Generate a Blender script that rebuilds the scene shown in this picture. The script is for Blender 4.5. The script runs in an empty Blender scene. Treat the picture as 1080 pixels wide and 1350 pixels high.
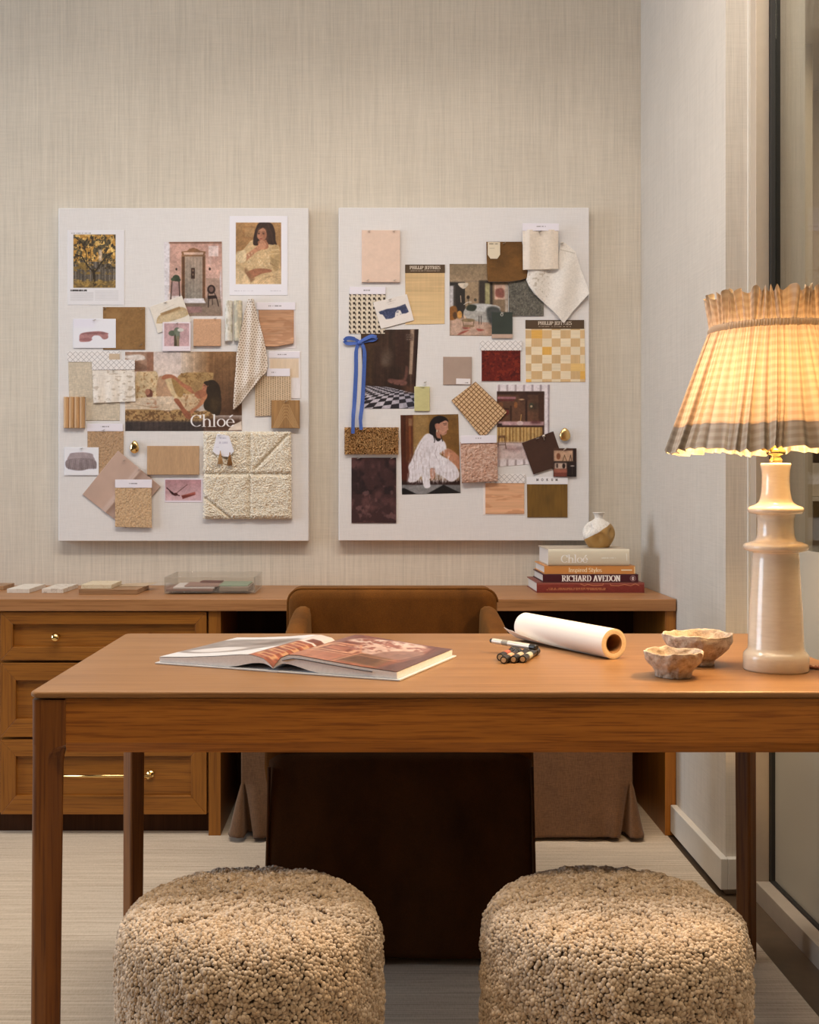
import bpy, bmesh, math, random
import numpy as np
from mathutils import Vector, Matrix
random.seed(7); RNG = np.random.default_rng(7)
S = bpy.context.scene; COL = S.collection
PI = math.pi
# ---------------------------------------------------------------- camera geometry
F = 1525.0; CX = 492.0; CY = 637.0; H = 1.10       # focal length (px), vanishing point, eye height
def at(px, py, d):
    return Vector(((px-CX)*d/F, d, H-(py-CY)*d/F))
def X(px, d): return (px-CX)*d/F
def Z(py, d): return H-(py-CY)*d/F
cam = bpy.data.cameras.new('camera'); cam_o = bpy.data.objects.new('camera', cam); COL.objects.link(cam_o)
cam_o.location = (0, 0, H); cam_o.rotation_euler = (PI/2, 0, 0)
cam.sensor_fit = 'VERTICAL'; cam.sensor_height = 36.0; cam.lens = 36.0*F/1350
cam.shift_x = (540-CX)/1350; cam.shift_y = -(675-CY)/1350
cam.clip_start = 0.05
S.camera = cam_o
S.view_settings.view_transform = 'Standard'; S.view_settings.look = 'None'
S.view_settings.exposure = 0.0; S.view_settings.gamma = 1.0; S.view_settings.use_curve_mapping = False

# ---------------------------------------------------------------- colour
E = np.array((0.84, 0.75, 0.69))                    # light that falls on the pin boards (linear)
def lin(c):
    c = np.asarray(c, float)
    if c.max() > 1.001: c = c/255.0
    return np.where(c <= 0.04045, c/12.92, ((c+0.055)/1.055)**2.4)
def alb(c, e=None):
    return np.clip(lin(c)/(E if e is None else np.asarray(e)), 0.004, 0.90)
def rgba(c, e=None):
    a = alb(c, e); return (float(a[0]), float(a[1]), float(a[2]), 1)

# ---------------------------------------------------------------- materials
class NT:
    def __init__(s, name):
        s.m = bpy.data.materials.new(name); s.m.use_nodes = True
        s.n = s.m.node_tree.nodes; s.l = s.m.node_tree.links
        s.b = s.n['Principled BSDF']; s.out = s.n['Material Output']
    def new(s, t, **kw):
        n = s.n.new(t)
        for k, v in kw.items():
            if k in n.inputs: n.inputs[k].default_value = v
            else: setattr(n, k, v)
        return n
    def link(s, a, b): s.l.new(a, b)
    def coords(s, scale=(1,1,1), rot=(0,0,0)):
        t = s.new('ShaderNodeTexCoord'); m = s.new('ShaderNodeMapping')
        m.inputs['Scale'].default_value = scale; m.inputs['Rotation'].default_value = rot
        s.link(t.outputs['Object'], m.inputs['Vector']); return m.outputs['Vector']
    def noise(s, vec, scale, detail=3, rough=0.55):
        n = s.new('ShaderNodeTexNoise'); n.inputs['Scale'].default_value = scale
        n.inputs['Detail'].default_value = detail; n.inputs['Roughness'].default_value = rough
        s.link(vec, n.inputs['Vector']); return n.outputs['Fac']
    def ramp(s, fac, stops):
        r = s.new('ShaderNodeValToRGB'); e = r.color_ramp.elements
        while len(e) < len(stops): e.new(0.5)
        for k, (p, c) in enumerate(stops):
            e[k].position = p; e[k].color = c if len(c) == 4 else (*c, 1)
        s.link(fac, r.inputs['Fac']); return r.outputs['Color']
    def math(s, op, a, b=None):
        n = s.new('ShaderNodeMath'); n.operation = op
        for i, v in enumerate((a, b)):
            if v is None: continue
            if isinstance(v, (int, float)): n.inputs[i].default_value = v
            else: s.link(v, n.inputs[i])
        return n.outputs[0]
    def mix(s, fac, a, b, mode='MIX'):
        n = s.new('ShaderNodeMix'); n.data_type = 'RGBA'; n.blend_type = mode
        for i, v in ((0, fac), (6, a), (7, b)):
            if isinstance(v, (int, float)): n.inputs[i].default_value = v
            elif isinstance(v, tuple): n.inputs[i].default_value = v
            else: s.link(v, n.inputs[i])
        return n.outputs[2]
    def bump(s, h, strength=0.3, dist=0.001):
        n = s.new('ShaderNodeBump'); n.inputs['Strength'].default_value = strength
        n.inputs['Distance'].default_value = dist; s.link(h, n.inputs['Height'])
        s.link(n.outputs['Normal'], s.b.inputs['Normal']); return n
    def col(s, c):
        if isinstance(c, tuple): s.b.inputs['Base Color'].default_value = c
        else: s.link(c, s.b.inputs['Base Color'])
    def set(s, **kw):
        for k, v in kw.items(): s.b.inputs[k.replace('_', ' ')].default_value = v

MATS = {}
def plain(name, c, rough=0.6, metal=0.0, spec=0.5, e=None, raw=False, var=0.06, nscale=40, bump=0.0, coat=0.0):
    t = NT(name); c4 = (*[float(v) for v in c], 1) if raw else rgba(c, e)
    f = t.noise(t.coords(), nscale, 4)
    dk = tuple(v*(1-var) for v in c4[:3])+(1,); lt = tuple(min(1, v*(1+var)) for v in c4[:3])+(1,)
    t.col(t.ramp(f, [(0.3, dk), (0.7, lt)]))
    t.set(Roughness=rough, Metallic=metal); t.b.inputs['Specular IOR Level'].default_value = spec
    if coat: t.b.inputs['Coat Weight'].default_value = coat
    if bump: t.bump(f, bump, 0.002)
    return t.m

def wood(name, dark, light, axis='X', rough=0.42, spec=0.4, pore=0.25, sc=1.0, cathedral=0.0):
    """oiled oak with its grain along one local axis"""
    t = NT(name)
    k = {'X': 0, 'Y': 1, 'Z': 2}[axis]
    s1 = [14*sc]*3; s1[k] = 0.9*sc
    s2 = [190*sc]*3; s2[k] = 5*sc
    s3 = [60*sc]*3; s3[k] = 2.2*sc
    broad = t.noise(t.coords(tuple(s1)), 1.0, 4, 0.6)
    fine = t.noise(t.coords(tuple(s2)), 1.0, 3, 0.6)
    mid = t.noise(t.coords(tuple(s3)), 1.0, 4, 0.65)
    f = t.math('ADD', t.math('MULTIPLY', broad, 0.45), t.math('MULTIPLY', mid, 0.55))
    c = t.ramp(f, [(0.30, dark), (0.72, light)])
    p = t.ramp(fine, [(0.36, (1-pore*1.6, 1-pore*1.9, 1-pore*2.1, 1)), (0.52, (1, 1, 1, 1))])
    t.col(t.mix(1.0, c, p, 'MULTIPLY'))
    t.set(Roughness=rough); t.b.inputs['Specular IOR Level'].default_value = spec
    t.bump(fine, 0.12, 0.0006)
    return t.m

def fabric(name, c, var=0.12, scale=700, rough=0.95, bump=0.4, sheen=0.2, e=None, raw=False, blotch=0.08):
    t = NT(name); c4 = (*[float(v) for v in c], 1) if raw else rgba(c, e)
    v = t.coords()
    a = t.noise(t.coords((1, 1, 0.12)), scale, 2); b = t.noise(t.coords((0.12, 1, 1)), scale, 2)
    g = t.noise(v, 9, 4)
    f = t.math('MULTIPLY', t.math('ADD', a, b), 0.5)
    dk = tuple(x*(1-var*1.6) for x in c4[:3])+(1,); lt = tuple(min(1, x*(1+var*1.4)) for x in c4[:3])+(1,)
    w = t.ramp(f, [(0.36, dk), (0.64, lt)])
    bl = t.ramp(g, [(0.3, (1-blotch,)*3), (0.7, (1+blotch,)*3)])
    t.col(t.mix(1.0, w, bl, 'MULTIPLY'))
    t.set(Roughness=rough); t.b.inputs['Specular IOR Level'].default_value = 0.2
    t.b.inputs['Sheen Weight'].default_value = sheen
    t.bump(f, bump, 0.0008)
    return t.m

def printed(name, rough=0.5, spec=0.3, sheen=0.0, bump=0.0, bscale=900):
    """paper, card or cloth whose own printed or woven colours are stored in the mesh"""
    if name in MATS: return MATS[name]
    t = NT(name); a = t.new('ShaderNodeVertexColor'); a.layer_name = 'Col'
    n = t.noise(t.coords(), 60, 3)
    v = t.ramp(n, [(0.3, (0.985,)*3), (0.7, (1.0,)*3)])
    t.col(t.mix(1.0, a.outputs['Color'], v, 'MULTIPLY'))
    t.set(Roughness=rough); t.b.inputs['Specular IOR Level'].default_value = spec
    if sheen: t.b.inputs['Sheen Weight'].default_value = sheen
    if bump: t.bump(t.noise(t.coords(), bscale, 2), bump, 0.0008)
    MATS[name] = t.m; return t.m

# ---------------------------------------------------------------- objects
def tag(o, label=None, cat=None, group=None, kind=None):
    if label: o['label'] = label
    if cat: o['category'] = cat
    if group: o['group'] = group
    if kind: o['kind'] = kind
    return o
def thing(name, loc, label, cat, group=None):
    o = bpy.data.objects.new(name, None); COL.objects.link(o); o.location = loc
    o.empty_display_size = 0.05
    return tag(o, label, cat, group)
def wpos(o):
    v = Vector((0, 0, 0))
    while o is not None: v = v + Vector(o.location); o = o.parent
    return v
def obj(name, geo, mat, parent=None, smooth=False, bevel=0.0, bseg=2, subsurf=0, col=None, auto=None):
    """one mesh object from world-space geometry (verts, faces)"""
    V, Fc = geo; V = np.asarray([tuple(v) for v in V] if not isinstance(V, np.ndarray) else V, float)
    org = np.array(wpos(parent)) if parent is not None else np.array(((V[:,0].min()+V[:,0].max())/2, (V[:,1].min()+V[:,1].max())/2, V[:,2].min()))
    me = bpy.data.meshes.new(name)
    if isinstance(Fc, np.ndarray):
        V2 = V-org; nf, k = Fc.shape
        me.vertices.add(len(V2)); me.vertices.foreach_set('co', V2.ravel().astype(np.float32))
        me.loops.add(nf*k); me.loops.foreach_set('vertex_index', Fc.ravel().astype(np.int32))
        me.polygons.add(nf); me.polygons.foreach_set('loop_start', np.arange(0, nf*k, k, dtype=np.int32))
        me.polygons.foreach_set('loop_total', np.full(nf, k, dtype=np.int32)); me.update(calc_edges=True); me.validate()
    else:
        me.from_pydata([tuple(v) for v in (V-org)], [], [tuple(f) for f in Fc]); me.update()
    if col is not None:
        ca = me.color_attributes.new('Col', 'FLOAT_COLOR', 'POINT')
        c4 = np.ones((len(V), 4), np.float32); c4[:, :3] = col; ca.data.foreach_set('color', c4.ravel())
    if smooth: me.polygons.foreach_set('use_smooth', np.ones(len(me.polygons), dtype=bool))
    for m in (mat if isinstance(mat, (list, tuple)) else [mat]): me.materials.append(m)
    o = bpy.data.objects.new(name, me); COL.objects.link(o)
    if parent is not None: o.parent = parent
    else: o.location = org
    if bevel:
        b = o.modifiers.new('edge', 'BEVEL'); b.width = bevel; b.segments = bseg; b.limit_method = 'ANGLE'; b.angle_limit = 0.6
        if smooth is False:
            me.polygons.foreach_set('use_smooth', np.ones(len(me.polygons), dtype=bool)); b.harden_normals = True
    if subsurf:
        s = o.modifiers.new('sub', 'SUBSURF'); s.levels = s.render_levels = subsurf
    return o
def struct(name, geo, mat, parent=None, **kw):
    o = obj(name, geo, mat, parent, **kw); o['kind'] = 'structure'; return o
def join(*gs):
    V = []; Fc = []
    for v, f in gs:
        n = len(V); V += [tuple(p) for p in v]; Fc += [tuple(i+n for i in q) for q in f]
    return V, Fc
def box(x0, x1, y0, y1, z0, z1):
    V = [(x0,y0,z0),(x1,y0,z0),(x1,y1,z0),(x0,y1,z0),(x0,y0,z1),(x1,y0,z1),(x1,y1,z1),(x0,y1,z1)]
    return V, [(0,3,2,1),(4,5,6,7),(0,1,5,4),(1,2,6,5),(2,3,7,6),(3,0,4,7)]
def hexa(p):      # 8 points, bottom ring then top ring, both counter-clockwise from above
    return list(p), [(0,3,2,1),(4,5,6,7),(0,1,5,4),(1,2,6,5),(2,3,7,6),(3,0,4,7)]
def loft(rings, close=True, caps=True):
    n = len(rings[0]); V = []; Fc = []
    for r in rings: V += [tuple(p) for p in r]
    m = n if close else n-1
    for i in range(len(rings)-1):
        for j in range(m):
            a = i*n+j; b = i*n+(j+1) % n
            Fc.append((a, b, b+n, a+n))
    if caps and close:
        Fc.append(tuple(range(n-1, -1, -1))); Fc.append(tuple(range((len(rings)-1)*n, len(rings)*n)))
    return V, Fc
def lathe(prof, c, n=64, caps=True):
    rings = [[(c[0]+r*math.cos(2*PI*k/n), c[1]+r*math.sin(2*PI*k/n), c[2]+z) for k in range(n)] for r, z in prof]
    return loft(rings, True, caps)
def tube(path, r, n=10, caps=True):
    path = [Vector(p) for p in path]; rings = []
    up = Vector((0.13, 0.21, 0.97)); 
    for i, p in enumerate(path):
        t = (path[min(i+1, len(path)-1)]-path[max(i-1, 0)]).normalized()
        a = t.cross(up)
        if a.length < 1e-4: a = t.cross(Vector((1, 0, 0)))
        a.normalize(); b = a.cross(t); rr = r[i] if isinstance(r, (list, tuple)) else r
        rings.append([p+a*rr*math.cos(2*PI*k/n)+b*rr*math.sin(2*PI*k/n) for k in range(n)])
    return loft(rings, True, caps)
def cyl(p0, p1, r0, r1=None, n=24):
    return tube([p0, p1], [r0, r0 if r1 is None else r1], n)
def sphere(c, rx, ry=None, rz=None, n=20, m=12):
    ry = ry or rx; rz = rz or rx
    prof = [(max(math.sin(PI*i/m), 1e-3), -math.cos(PI*i/m)) for i in range(m+1)]
    return loft([[(c[0]+rx*r*math.cos(2*PI*k/n), c[1]+ry*r*math.sin(2*PI*k/n), c[2]+rz*z) for k in range(n)] for r, z in prof])
def rrect(w, h, r, seg=4):
    """rounded rectangle outline centred on 0, counter-clockwise"""
    P = []
    for cx, cy, a in ((w/2-r, h/2-r, 0), (-w/2+r, h/2-r, 90), (-w/2+r, -h/2+r, 180), (w/2-r, -h/2+r, 270)):
        for k in range(seg+1):
            t = math.radians(a+90*k/seg); P.append((cx+r*math.cos(t), cy+r*math.sin(t)))
    return P
def smoothcurve(pts, k=8, closed=True):
    P = [np.array(p, float) for p in pts]; n = len(P); out = []
    rng = range(n) if closed else range(n-1)
    for i in rng:
        p0 = P[(i-1) % n] if closed or i > 0 else P[0]; p1 = P[i]; p2 = P[(i+1) % n]
        p3 = P[(i+2) % n] if closed or i+2 < n else P[-1]
        for j in range(k):
            t = j/k
            out.append(0.5*((2*p1)+(-p0+p2)*t+(2*p0-5*p1+4*p2-p3)*t*t+(-p0+3*p1-3*p2+p3)*t**3))
    if not closed: out.append(P[-1])
    return out

# ---------------------------------------------------------------- value noise and the print painter
def vnoise(x, y, seed=0):
    """smooth 2-D value noise in 0..1"""
    xi = np.floor(x).astype(np.int64); yi = np.floor(y).astype(np.int64); fx = x-xi; fy = y-yi
    fx = fx*fx*(3-2*fx); fy = fy*fy*(3-2*fy)
    def h(a, b):
        n = (a*374761393+b*668265263+seed*974711) & 0x7fffffff
        n = ((n ^ (n >> 13))*1274126177) & 0x7fffffff
        return ((n ^ (n >> 16)) & 0xffff)/65535.0
    return (h(xi, yi)*(1-fx)+h(xi+1, yi)*fx)*(1-fy)+(h(xi, yi+1)*(1-fx)+h(xi+1, yi+1)*fx)*fy
def fbm(x, y, seed=0, o=4):
    s = 0; a = 0.5; t = 0
    for k in range(o):
        s = s+a*vnoise(x*2**k, y*2**k, seed+k*17); t += a; a *= 0.55
    return s/t

def arc(cx, cy, rx, ry, a0, a1, n=14):
    return [(cx+rx*math.cos(math.radians(a0+(a1-a0)*k/n)), cy+ry*math.sin(math.radians(a0+(a1-a0)*k/n))) for k in range(n+1)]
def sf(x, y, w=0.13): return [(x-w, y), (x+w, y)]
XH = 0.66
GL = {
 'C': (0.80, [arc(0.45, 0.5, 0.38, 0.49, 48, 312), [(0.72, 0.98), (0.72, 0.72)]]),
 'h': (0.72, [[(0.16, 0), (0.16, 1.04)], arc(0.38, XH-0.24, 0.2, 0.24, 150, 0)+[(0.58, 0)], sf(0.16, 0, .1), sf(0.58, 0, .1), [(0.06, 1.03), (0.16, 1.03)]]),
 'l': (0.34, [[(0.17, 0), (0.17, 1.04)], sf(0.17, 0, .1), [(0.07, 1.03), (0.17, 1.03)]]),
 'o': (0.66, [arc(0.33, XH/2, 0.26, XH/2, 0, 360)]),
 'é': (0.62, [arc(0.31, XH/2, 0.25, XH/2, 0, 325), [(0.06, 0.36), (0.56, 0.36)], [(0.28, 0.80), (0.46, 1.0)]]),
 'e': (0.58, [arc(0.29, XH/2, 0.24, XH/2, 0, 325), [(0.05, 0.35), (0.53, 0.35)]]),
 'I': (0.40, [[(0.2, 0), (0.2, 1)], sf(0.2, 0), sf(0.2, 1)]),
 'n': (0.70, [[(0.15, 0), (0.15, XH)], arc(0.36, XH-0.24, 0.2, 0.24, 150, 0)+[(0.56, 0)], sf(0.15, 0, .1), sf(0.56, 0, .1)]),
 's': (0.50, [arc(0.25, XH*0.75, 0.17, XH*0.25, 40, 270, 8)+arc(0.25, XH*0.25, 0.18, XH*0.25, 90, -140, 8)]),
 'p': (0.66, [[(0.15, -0.3), (0.15, XH)], arc(0.34, XH/2, 0.24, XH/2, 170, -170), sf(0.15, -0.3, .1)]),
 'i': (0.34, [[(0.17, 0), (0.17, XH)], sf(0.17, 0, .1), [(0.17, 0.88), (0.17, 0.93)]]),
 'r': (0.50, [[(0.16, 0), (0.16, XH)], arc(0.36, XH-0.22, 0.2, 0.22, 160, 50, 6), sf(0.16, 0, .1)]),
 'd': (0.68, [[(0.54, 0), (0.54, 1.04)], arc(0.32, XH/2, 0.24, XH/2, 10, 350), sf(0.58, 0, .06)]),
 'S': (0.62, [arc(0.31, 0.75, 0.22, 0.24, 30, 270, 10)+arc(0.31, 0.26, 0.24, 0.25, 90, -150, 10)]),
 't': (0.42, [[(0.2, 0.9), (0.2, 0.08), (0.3, 0.01), (0.38, 0.08)], [(0.04, XH), (0.38, XH)]]),
 'y': (0.62, [[(0.1, XH), (0.32, 0.02)], [(0.54, XH), (0.26, -0.26), (0.12, -0.28)]]),
 'R': (0.84, [[(0.2, 0), (0.2, 1)], [(0.2, 1), (0.42, 1)]+arc(0.42, 0.75, 0.22, 0.25, 90, -90, 10)+[(0.2, 0.5)], [(0.44, 0.5), (0.62, 0.1), (0.78, 0.02)], sf(0.2, 0), sf(0.14, 1, .08)]),
 'H': (0.88, [[(0.2, 0), (0.2, 1)], [(0.68, 0), (0.68, 1)], [(0.2, 0.52), (0.68, 0.52)], sf(0.2, 0), sf(0.2, 1), sf(0.68, 0), sf(0.68, 1)]),
 'A': (0.82, [[(0.12, 0), (0.4, 1)], [(0.40, 1), (0.68, 0)], [(0.45, 0.95), (0.70, 0.02)], [(0.22, 0.34), (0.58, 0.34)], sf(0.12, 0, .1), sf(0.68, 0, .12)]),
 'D': (0.86, [[(0.2, 0), (0.2, 1)], [(0.08, 1), (0.4, 1)]+arc(0.4, 0.5, 0.36, 0.5, 90, -90)+[(0.08, 0)]]),
 'V': (0.80, [[(0.12, 1), (0.4, 0)], [(0.16, 1), (0.42, 0.05)], [(0.4, 0), (0.68, 1)], sf(0.12, 1, .12), sf(0.68, 1, .1)]),
 'E': (0.74, [[(0.2, 0), (0.2, 1)], [(0.08, 1), (0.62, 1), (0.62, 0.8)], [(0.2, 0.52), (0.5, 0.52)], [(0.08, 0), (0.64, 0), (0.66, 0.22)]]),
 'O': (0.88, [arc(0.44, 0.5, 0.36, 0.5, 0, 360, 24)]),
 'N': (0.88, [[(0.18, 0), (0.18, 1)], [(0.18, 1), (0.70, 0)], [(0.24, 1), (0.72, 0.1)], [(0.70, 0), (0.70, 1)], sf(0.18, 0, .1), sf(0.14, 1, .08), sf(0.70, 1, .1)]),
 'P': (0.74, [[(0.2, 0), (0.2, 1)], [(0.08, 1), (0.42, 1)]+arc(0.42, 0.73, 0.24, 0.27, 90, -90, 10)+[(0.2, 0.46)], sf(0.2, 0)]),
 'L': (0.68, [[(0.2, 0), (0.2, 1)], [(0.08, 0), (0.58, 0), (0.62, 0.24)], sf(0.2, 1)]),
 'J': (0.46, [[(0.26, 1), (0.26, 0.0), (0.12, -0.14), (0.02, -0.08)], sf(0.26, 1)]),
 'F': (0.68, [[(0.2, 0), (0.2, 1)], [(0.08, 1), (0.6, 1), (0.6, 0.78)], [(0.2, 0.52), (0.48, 0.52)], sf(0.2, 0)]),
 'M': (1.02, [[(0.16, 0), (0.2, 1)], [(0.2, 1), (0.5, 0.1), (0.8, 1)], [(0.82, 1), (0.86, 0)]]),
 'K': (0.84, [[(0.2, 0), (0.2, 1)], [(0.66, 1), (0.22, 0.42)], [(0.36, 0.58), (0.7, 0)]]),
 'U': (0.84, [[(0.18, 1), (0.18, 0.3)]+arc(0.42, 0.3, 0.24, 0.3, 180, 360)+[(0.66, 1)]]),
 ' ': (0.36, []),
}

class Cv:
    """paints a print, sample by sample, in the photo's own pixel frame (sRGB 0..255)"""
    def __init__(s, x0, y0, x1, y1, K=2, base=(255, 255, 255)):
        s.x0, s.y0, s.x1, s.y1, s.K = x0, y0, x1, y1, K
        s.w = max(2, int(math.ceil((x1-x0)*K)))+1; s.h = max(2, int(math.ceil((y1-y0)*K)))+1
        s.gx, s.gy = np.meshgrid(np.linspace(x0, x1, s.w), np.linspace(y0, y1, s.h))
        s.a = np.ones((s.h, s.w, 3))*np.array(base, float); s.o = (0, 0, 1.0)
    def org(s, ox, oy, sc=6.0): s.o = (ox, oy, sc); return s
    def t(s, p): return (s.o[0]+p[0]/s.o[2], s.o[1]+p[1]/s.o[2])
    def put(s, m, c, alpha=1.0):
        m = np.clip(m, 0, 1)[..., None]*alpha; s.a = s.a*(1-m)+np.array(c, float)*m; return s
    def segd(s, a, b, sx=1.0, sy=1.0):
        ax, ay = a; bx, by = b; px = (s.gx-ax)/sx; py = (s.gy-ay)/sy; dx = (bx-ax)/sx; dy = (by-ay)/sy
        q = dx*dx+dy*dy; t = np.clip((px*dx+py*dy)/q, 0, 1) if q > 1e-12 else 0
        return np.hypot(px-t*dx, py-t*dy)
    def pmask(s, pts, soft=0.35):
        P = [s.t(p) for p in pts]; ins = np.zeros(s.gx.shape, bool); d = np.full(s.gx.shape, 1e9)
        for i in range(len(P)):
            a = P[i]; b = P[(i+1) % len(P)]
            d = np.minimum(d, s.segd(a, b))
            if a[1] != b[1]:
                c = ((a[1] > s.gy) != (b[1] > s.gy)) & (s.gx < (b[0]-a[0])*(s.gy-a[1])/(b[1]-a[1])+a[0]); ins ^= c
        return np.clip(0.5+np.where(ins, d, -d)/(2*soft), 0, 1)
    def poly(s, pts, c, soft=0.35, alpha=1.0, sm=False):
        if sm: pts = smoothcurve(pts, 5)
        return s.put(s.pmask(pts, soft), c, alpha)
    def rect(s, x0, y0, x1, y1, c, soft=0.3, alpha=1.0):
        a = s.t((x0, y0)); b = s.t((x1, y1))
        m = np.clip(0.5+(s.gx-a[0])/(2*soft), 0, 1)*np.clip(0.5+(b[0]-s.gx)/(2*soft), 0, 1)*np.clip(0.5+(s.gy-a[1])/(2*soft), 0, 1)*np.clip(0.5+(b[1]-s.gy)/(2*soft), 0, 1)
        return s.put(m, c, alpha)
    def ell(s, cx, cy, rx, ry, c, rot=0, soft=0.4, alpha=1.0):
        p = s.t((cx, cy)); k = s.o[2]; rx /= k; ry /= k; r = math.radians(rot)
        u = (s.gx-p[0])*math.cos(r)+(s.gy-p[1])*math.sin(r); v = -(s.gx-p[0])*math.sin(r)+(s.gy-p[1])*math.cos(r)
        d = (1-np.hypot(u/rx, v/ry))*min(rx, ry)
        return s.put(np.clip(0.5+d/(2*soft), 0, 1), c, alpha)
    def line(s, pts, w, c, alpha=1.0, soft=0.3):
        P = [s.t(p) for p in pts]; w = w/s.o[2]; m = 0
        for i in range(len(P)-1): m = np.maximum(m, np.clip(0.5+(w/2-s.segd(P[i], P[i+1]))/(2*soft), 0, 1))
        return s.put(m, c, alpha)
    def grad(s, x0, y0, x1, y1, c0, c1, vert=True, alpha=1.0, soft=0.3):
        a = s.t((x0, y0)); b = s.t((x1, y1))
        t = np.clip((s.gy-a[1])/(b[1]-a[1]) if vert else (s.gx-a[0])/(b[0]-a[0]), 0, 1)[..., None]
        c = np.array(c0, float)*(1-t)+np.array(c1, float)*t
        m = (np.clip(0.5+(s.gx-a[0])/(2*soft), 0, 1)*np.clip(0.5+(b[0]-s.gx)/(2*soft), 0, 1)*np.clip(0.5+(s.gy-a[1])/(2*soft), 0, 1)*np.clip(0.5+(b[1]-s.gy)/(2*soft), 0, 1))[..., None]*alpha
        s.a = s.a*(1-m)+c*m; return s
    def noise(s, fx, fy, amp, seed=0, mask=None, o=3, tint=(1, 1, 1)):
        n = (fbm(s.gx*fx, s.gy*fy, seed, o)-0.5)*2*amp
        if mask is not None: n = n*mask
        s.a = np.clip(s.a*(1+n[..., None]*np.array(tint)), 0, 255); return s
    def blot(s, fx, fy, c, th=0.5, seed=0, mask=None, soft=0.06, alpha=1.0, o=3):
        m = np.clip((fbm(s.gx*fx, s.gy*fy, seed, o)-th)/soft, 0, 1)
        if mask is not None: m = m*mask
        return s.put(m, c, alpha)
    def text(s, st, x, y, h, c, ww=0.12, wt=0.035, width=None, track=0.0, alpha=1.0):
        """y is the baseline, h the capital height, width the wanted total length"""
        tot = sum(GL[ch][0] for ch in st)+track*(len(st)-1); k = (width/tot/h if width else 1.0)
        cur = x; m = 0
        for ch in st:
            w, strokes = GL[ch]
            for P in strokes:
                Q = [(cur+p[0]*h*k, y-p[1]*h) for p in P]
                for i in range(len(Q)-1):
                    sx = max(ww*h/2, 0.25/s.K); sy = max(wt*h/2, 0.25/s.K)
                    d = s.segd(Q[i], Q[i+1], sx, sy); m = np.maximum(m, np.clip(0.5+(1-d)*min(sx, sy)*s.K*0.9, 0, 1))
            cur += (w+track)*h*k
        return s.put(m, c, alpha)
    def scribble(s, x0, x1, y, h, c, alpha=0.6, seed=1):
        m = (vnoise(s.gx*1.6, np.floor(s.gy/3)*7.3, seed) > 0.38)*((s.gx > x0) & (s.gx < x1) & (abs(s.gy-y) < h/2))
        return s.put(m.astype(float), c, alpha)
    def border(s, x0, y0, x1, y1, c):
        a = s.t((x0, y0)); b = s.t((x1, y1)); return s.put(((s.gx < a[0])|(s.gx > b[0])|(s.gy < a[1])|(s.gy > b[1])).astype(float), c)
    def photo(s, seed=0):
        """soft focus and film-like tone variation inside the printed picture"""
        w = np.clip((1-(s.a.min(-1)-165)/40), 0, 1)
        for k in range(2):
            p = np.pad(s.a, ((1, 1), (1, 1), (0, 0)), mode='edge'); s.a = (p[:-2, 1:-1]+p[2:, 1:-1]+p[1:-1, :-2]+p[1:-1, 2:]+2*s.a)/6
        n = (fbm(s.gx*.045, s.gy*.045, seed, 2)-.5)*.16+(fbm(s.gx*.22, s.gy*.22, seed+5, 3)-.5)*.17+(fbm(s.gx*.9, s.gy*.9, seed+9, 2)-.5)*.12
        s.a = np.clip(s.a*(1+(n*w)[..., None]*np.array((1, 1.02, 1.05))), 0, 255); l = s.a.mean(-1, keepdims=True); s.a = l+.88*(s.a-l); s.a[..., 2] += .07*np.clip((s.a[..., 0]+s.a[..., 1])/2-s.a[..., 2], 0, 99); g = 255*(np.clip(s.a, 0, 255)/255)**1.18; s.a = s.a*(1-w[..., None])+g*w[..., None]; return s
    def sample(s, px, py):
        u = np.clip((px-s.x0)/(s.x1-s.x0)*(s.w-1), 0, s.w-1.001); v = np.clip((py-s.y0)/(s.y1-s.y0)*(s.h-1), 0, s.h-1.001)
        i = u.astype(int); j = v.astype(int); fu = (u-i)[..., None]; fv = (v-j)[..., None]; a = s.a
        return (a[j, i]*(1-fu)+a[j, i+1]*fu)*(1-fv)+(a[j+1, i]*(1-fu)+a[j+1, i+1]*fu)*fv

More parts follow.
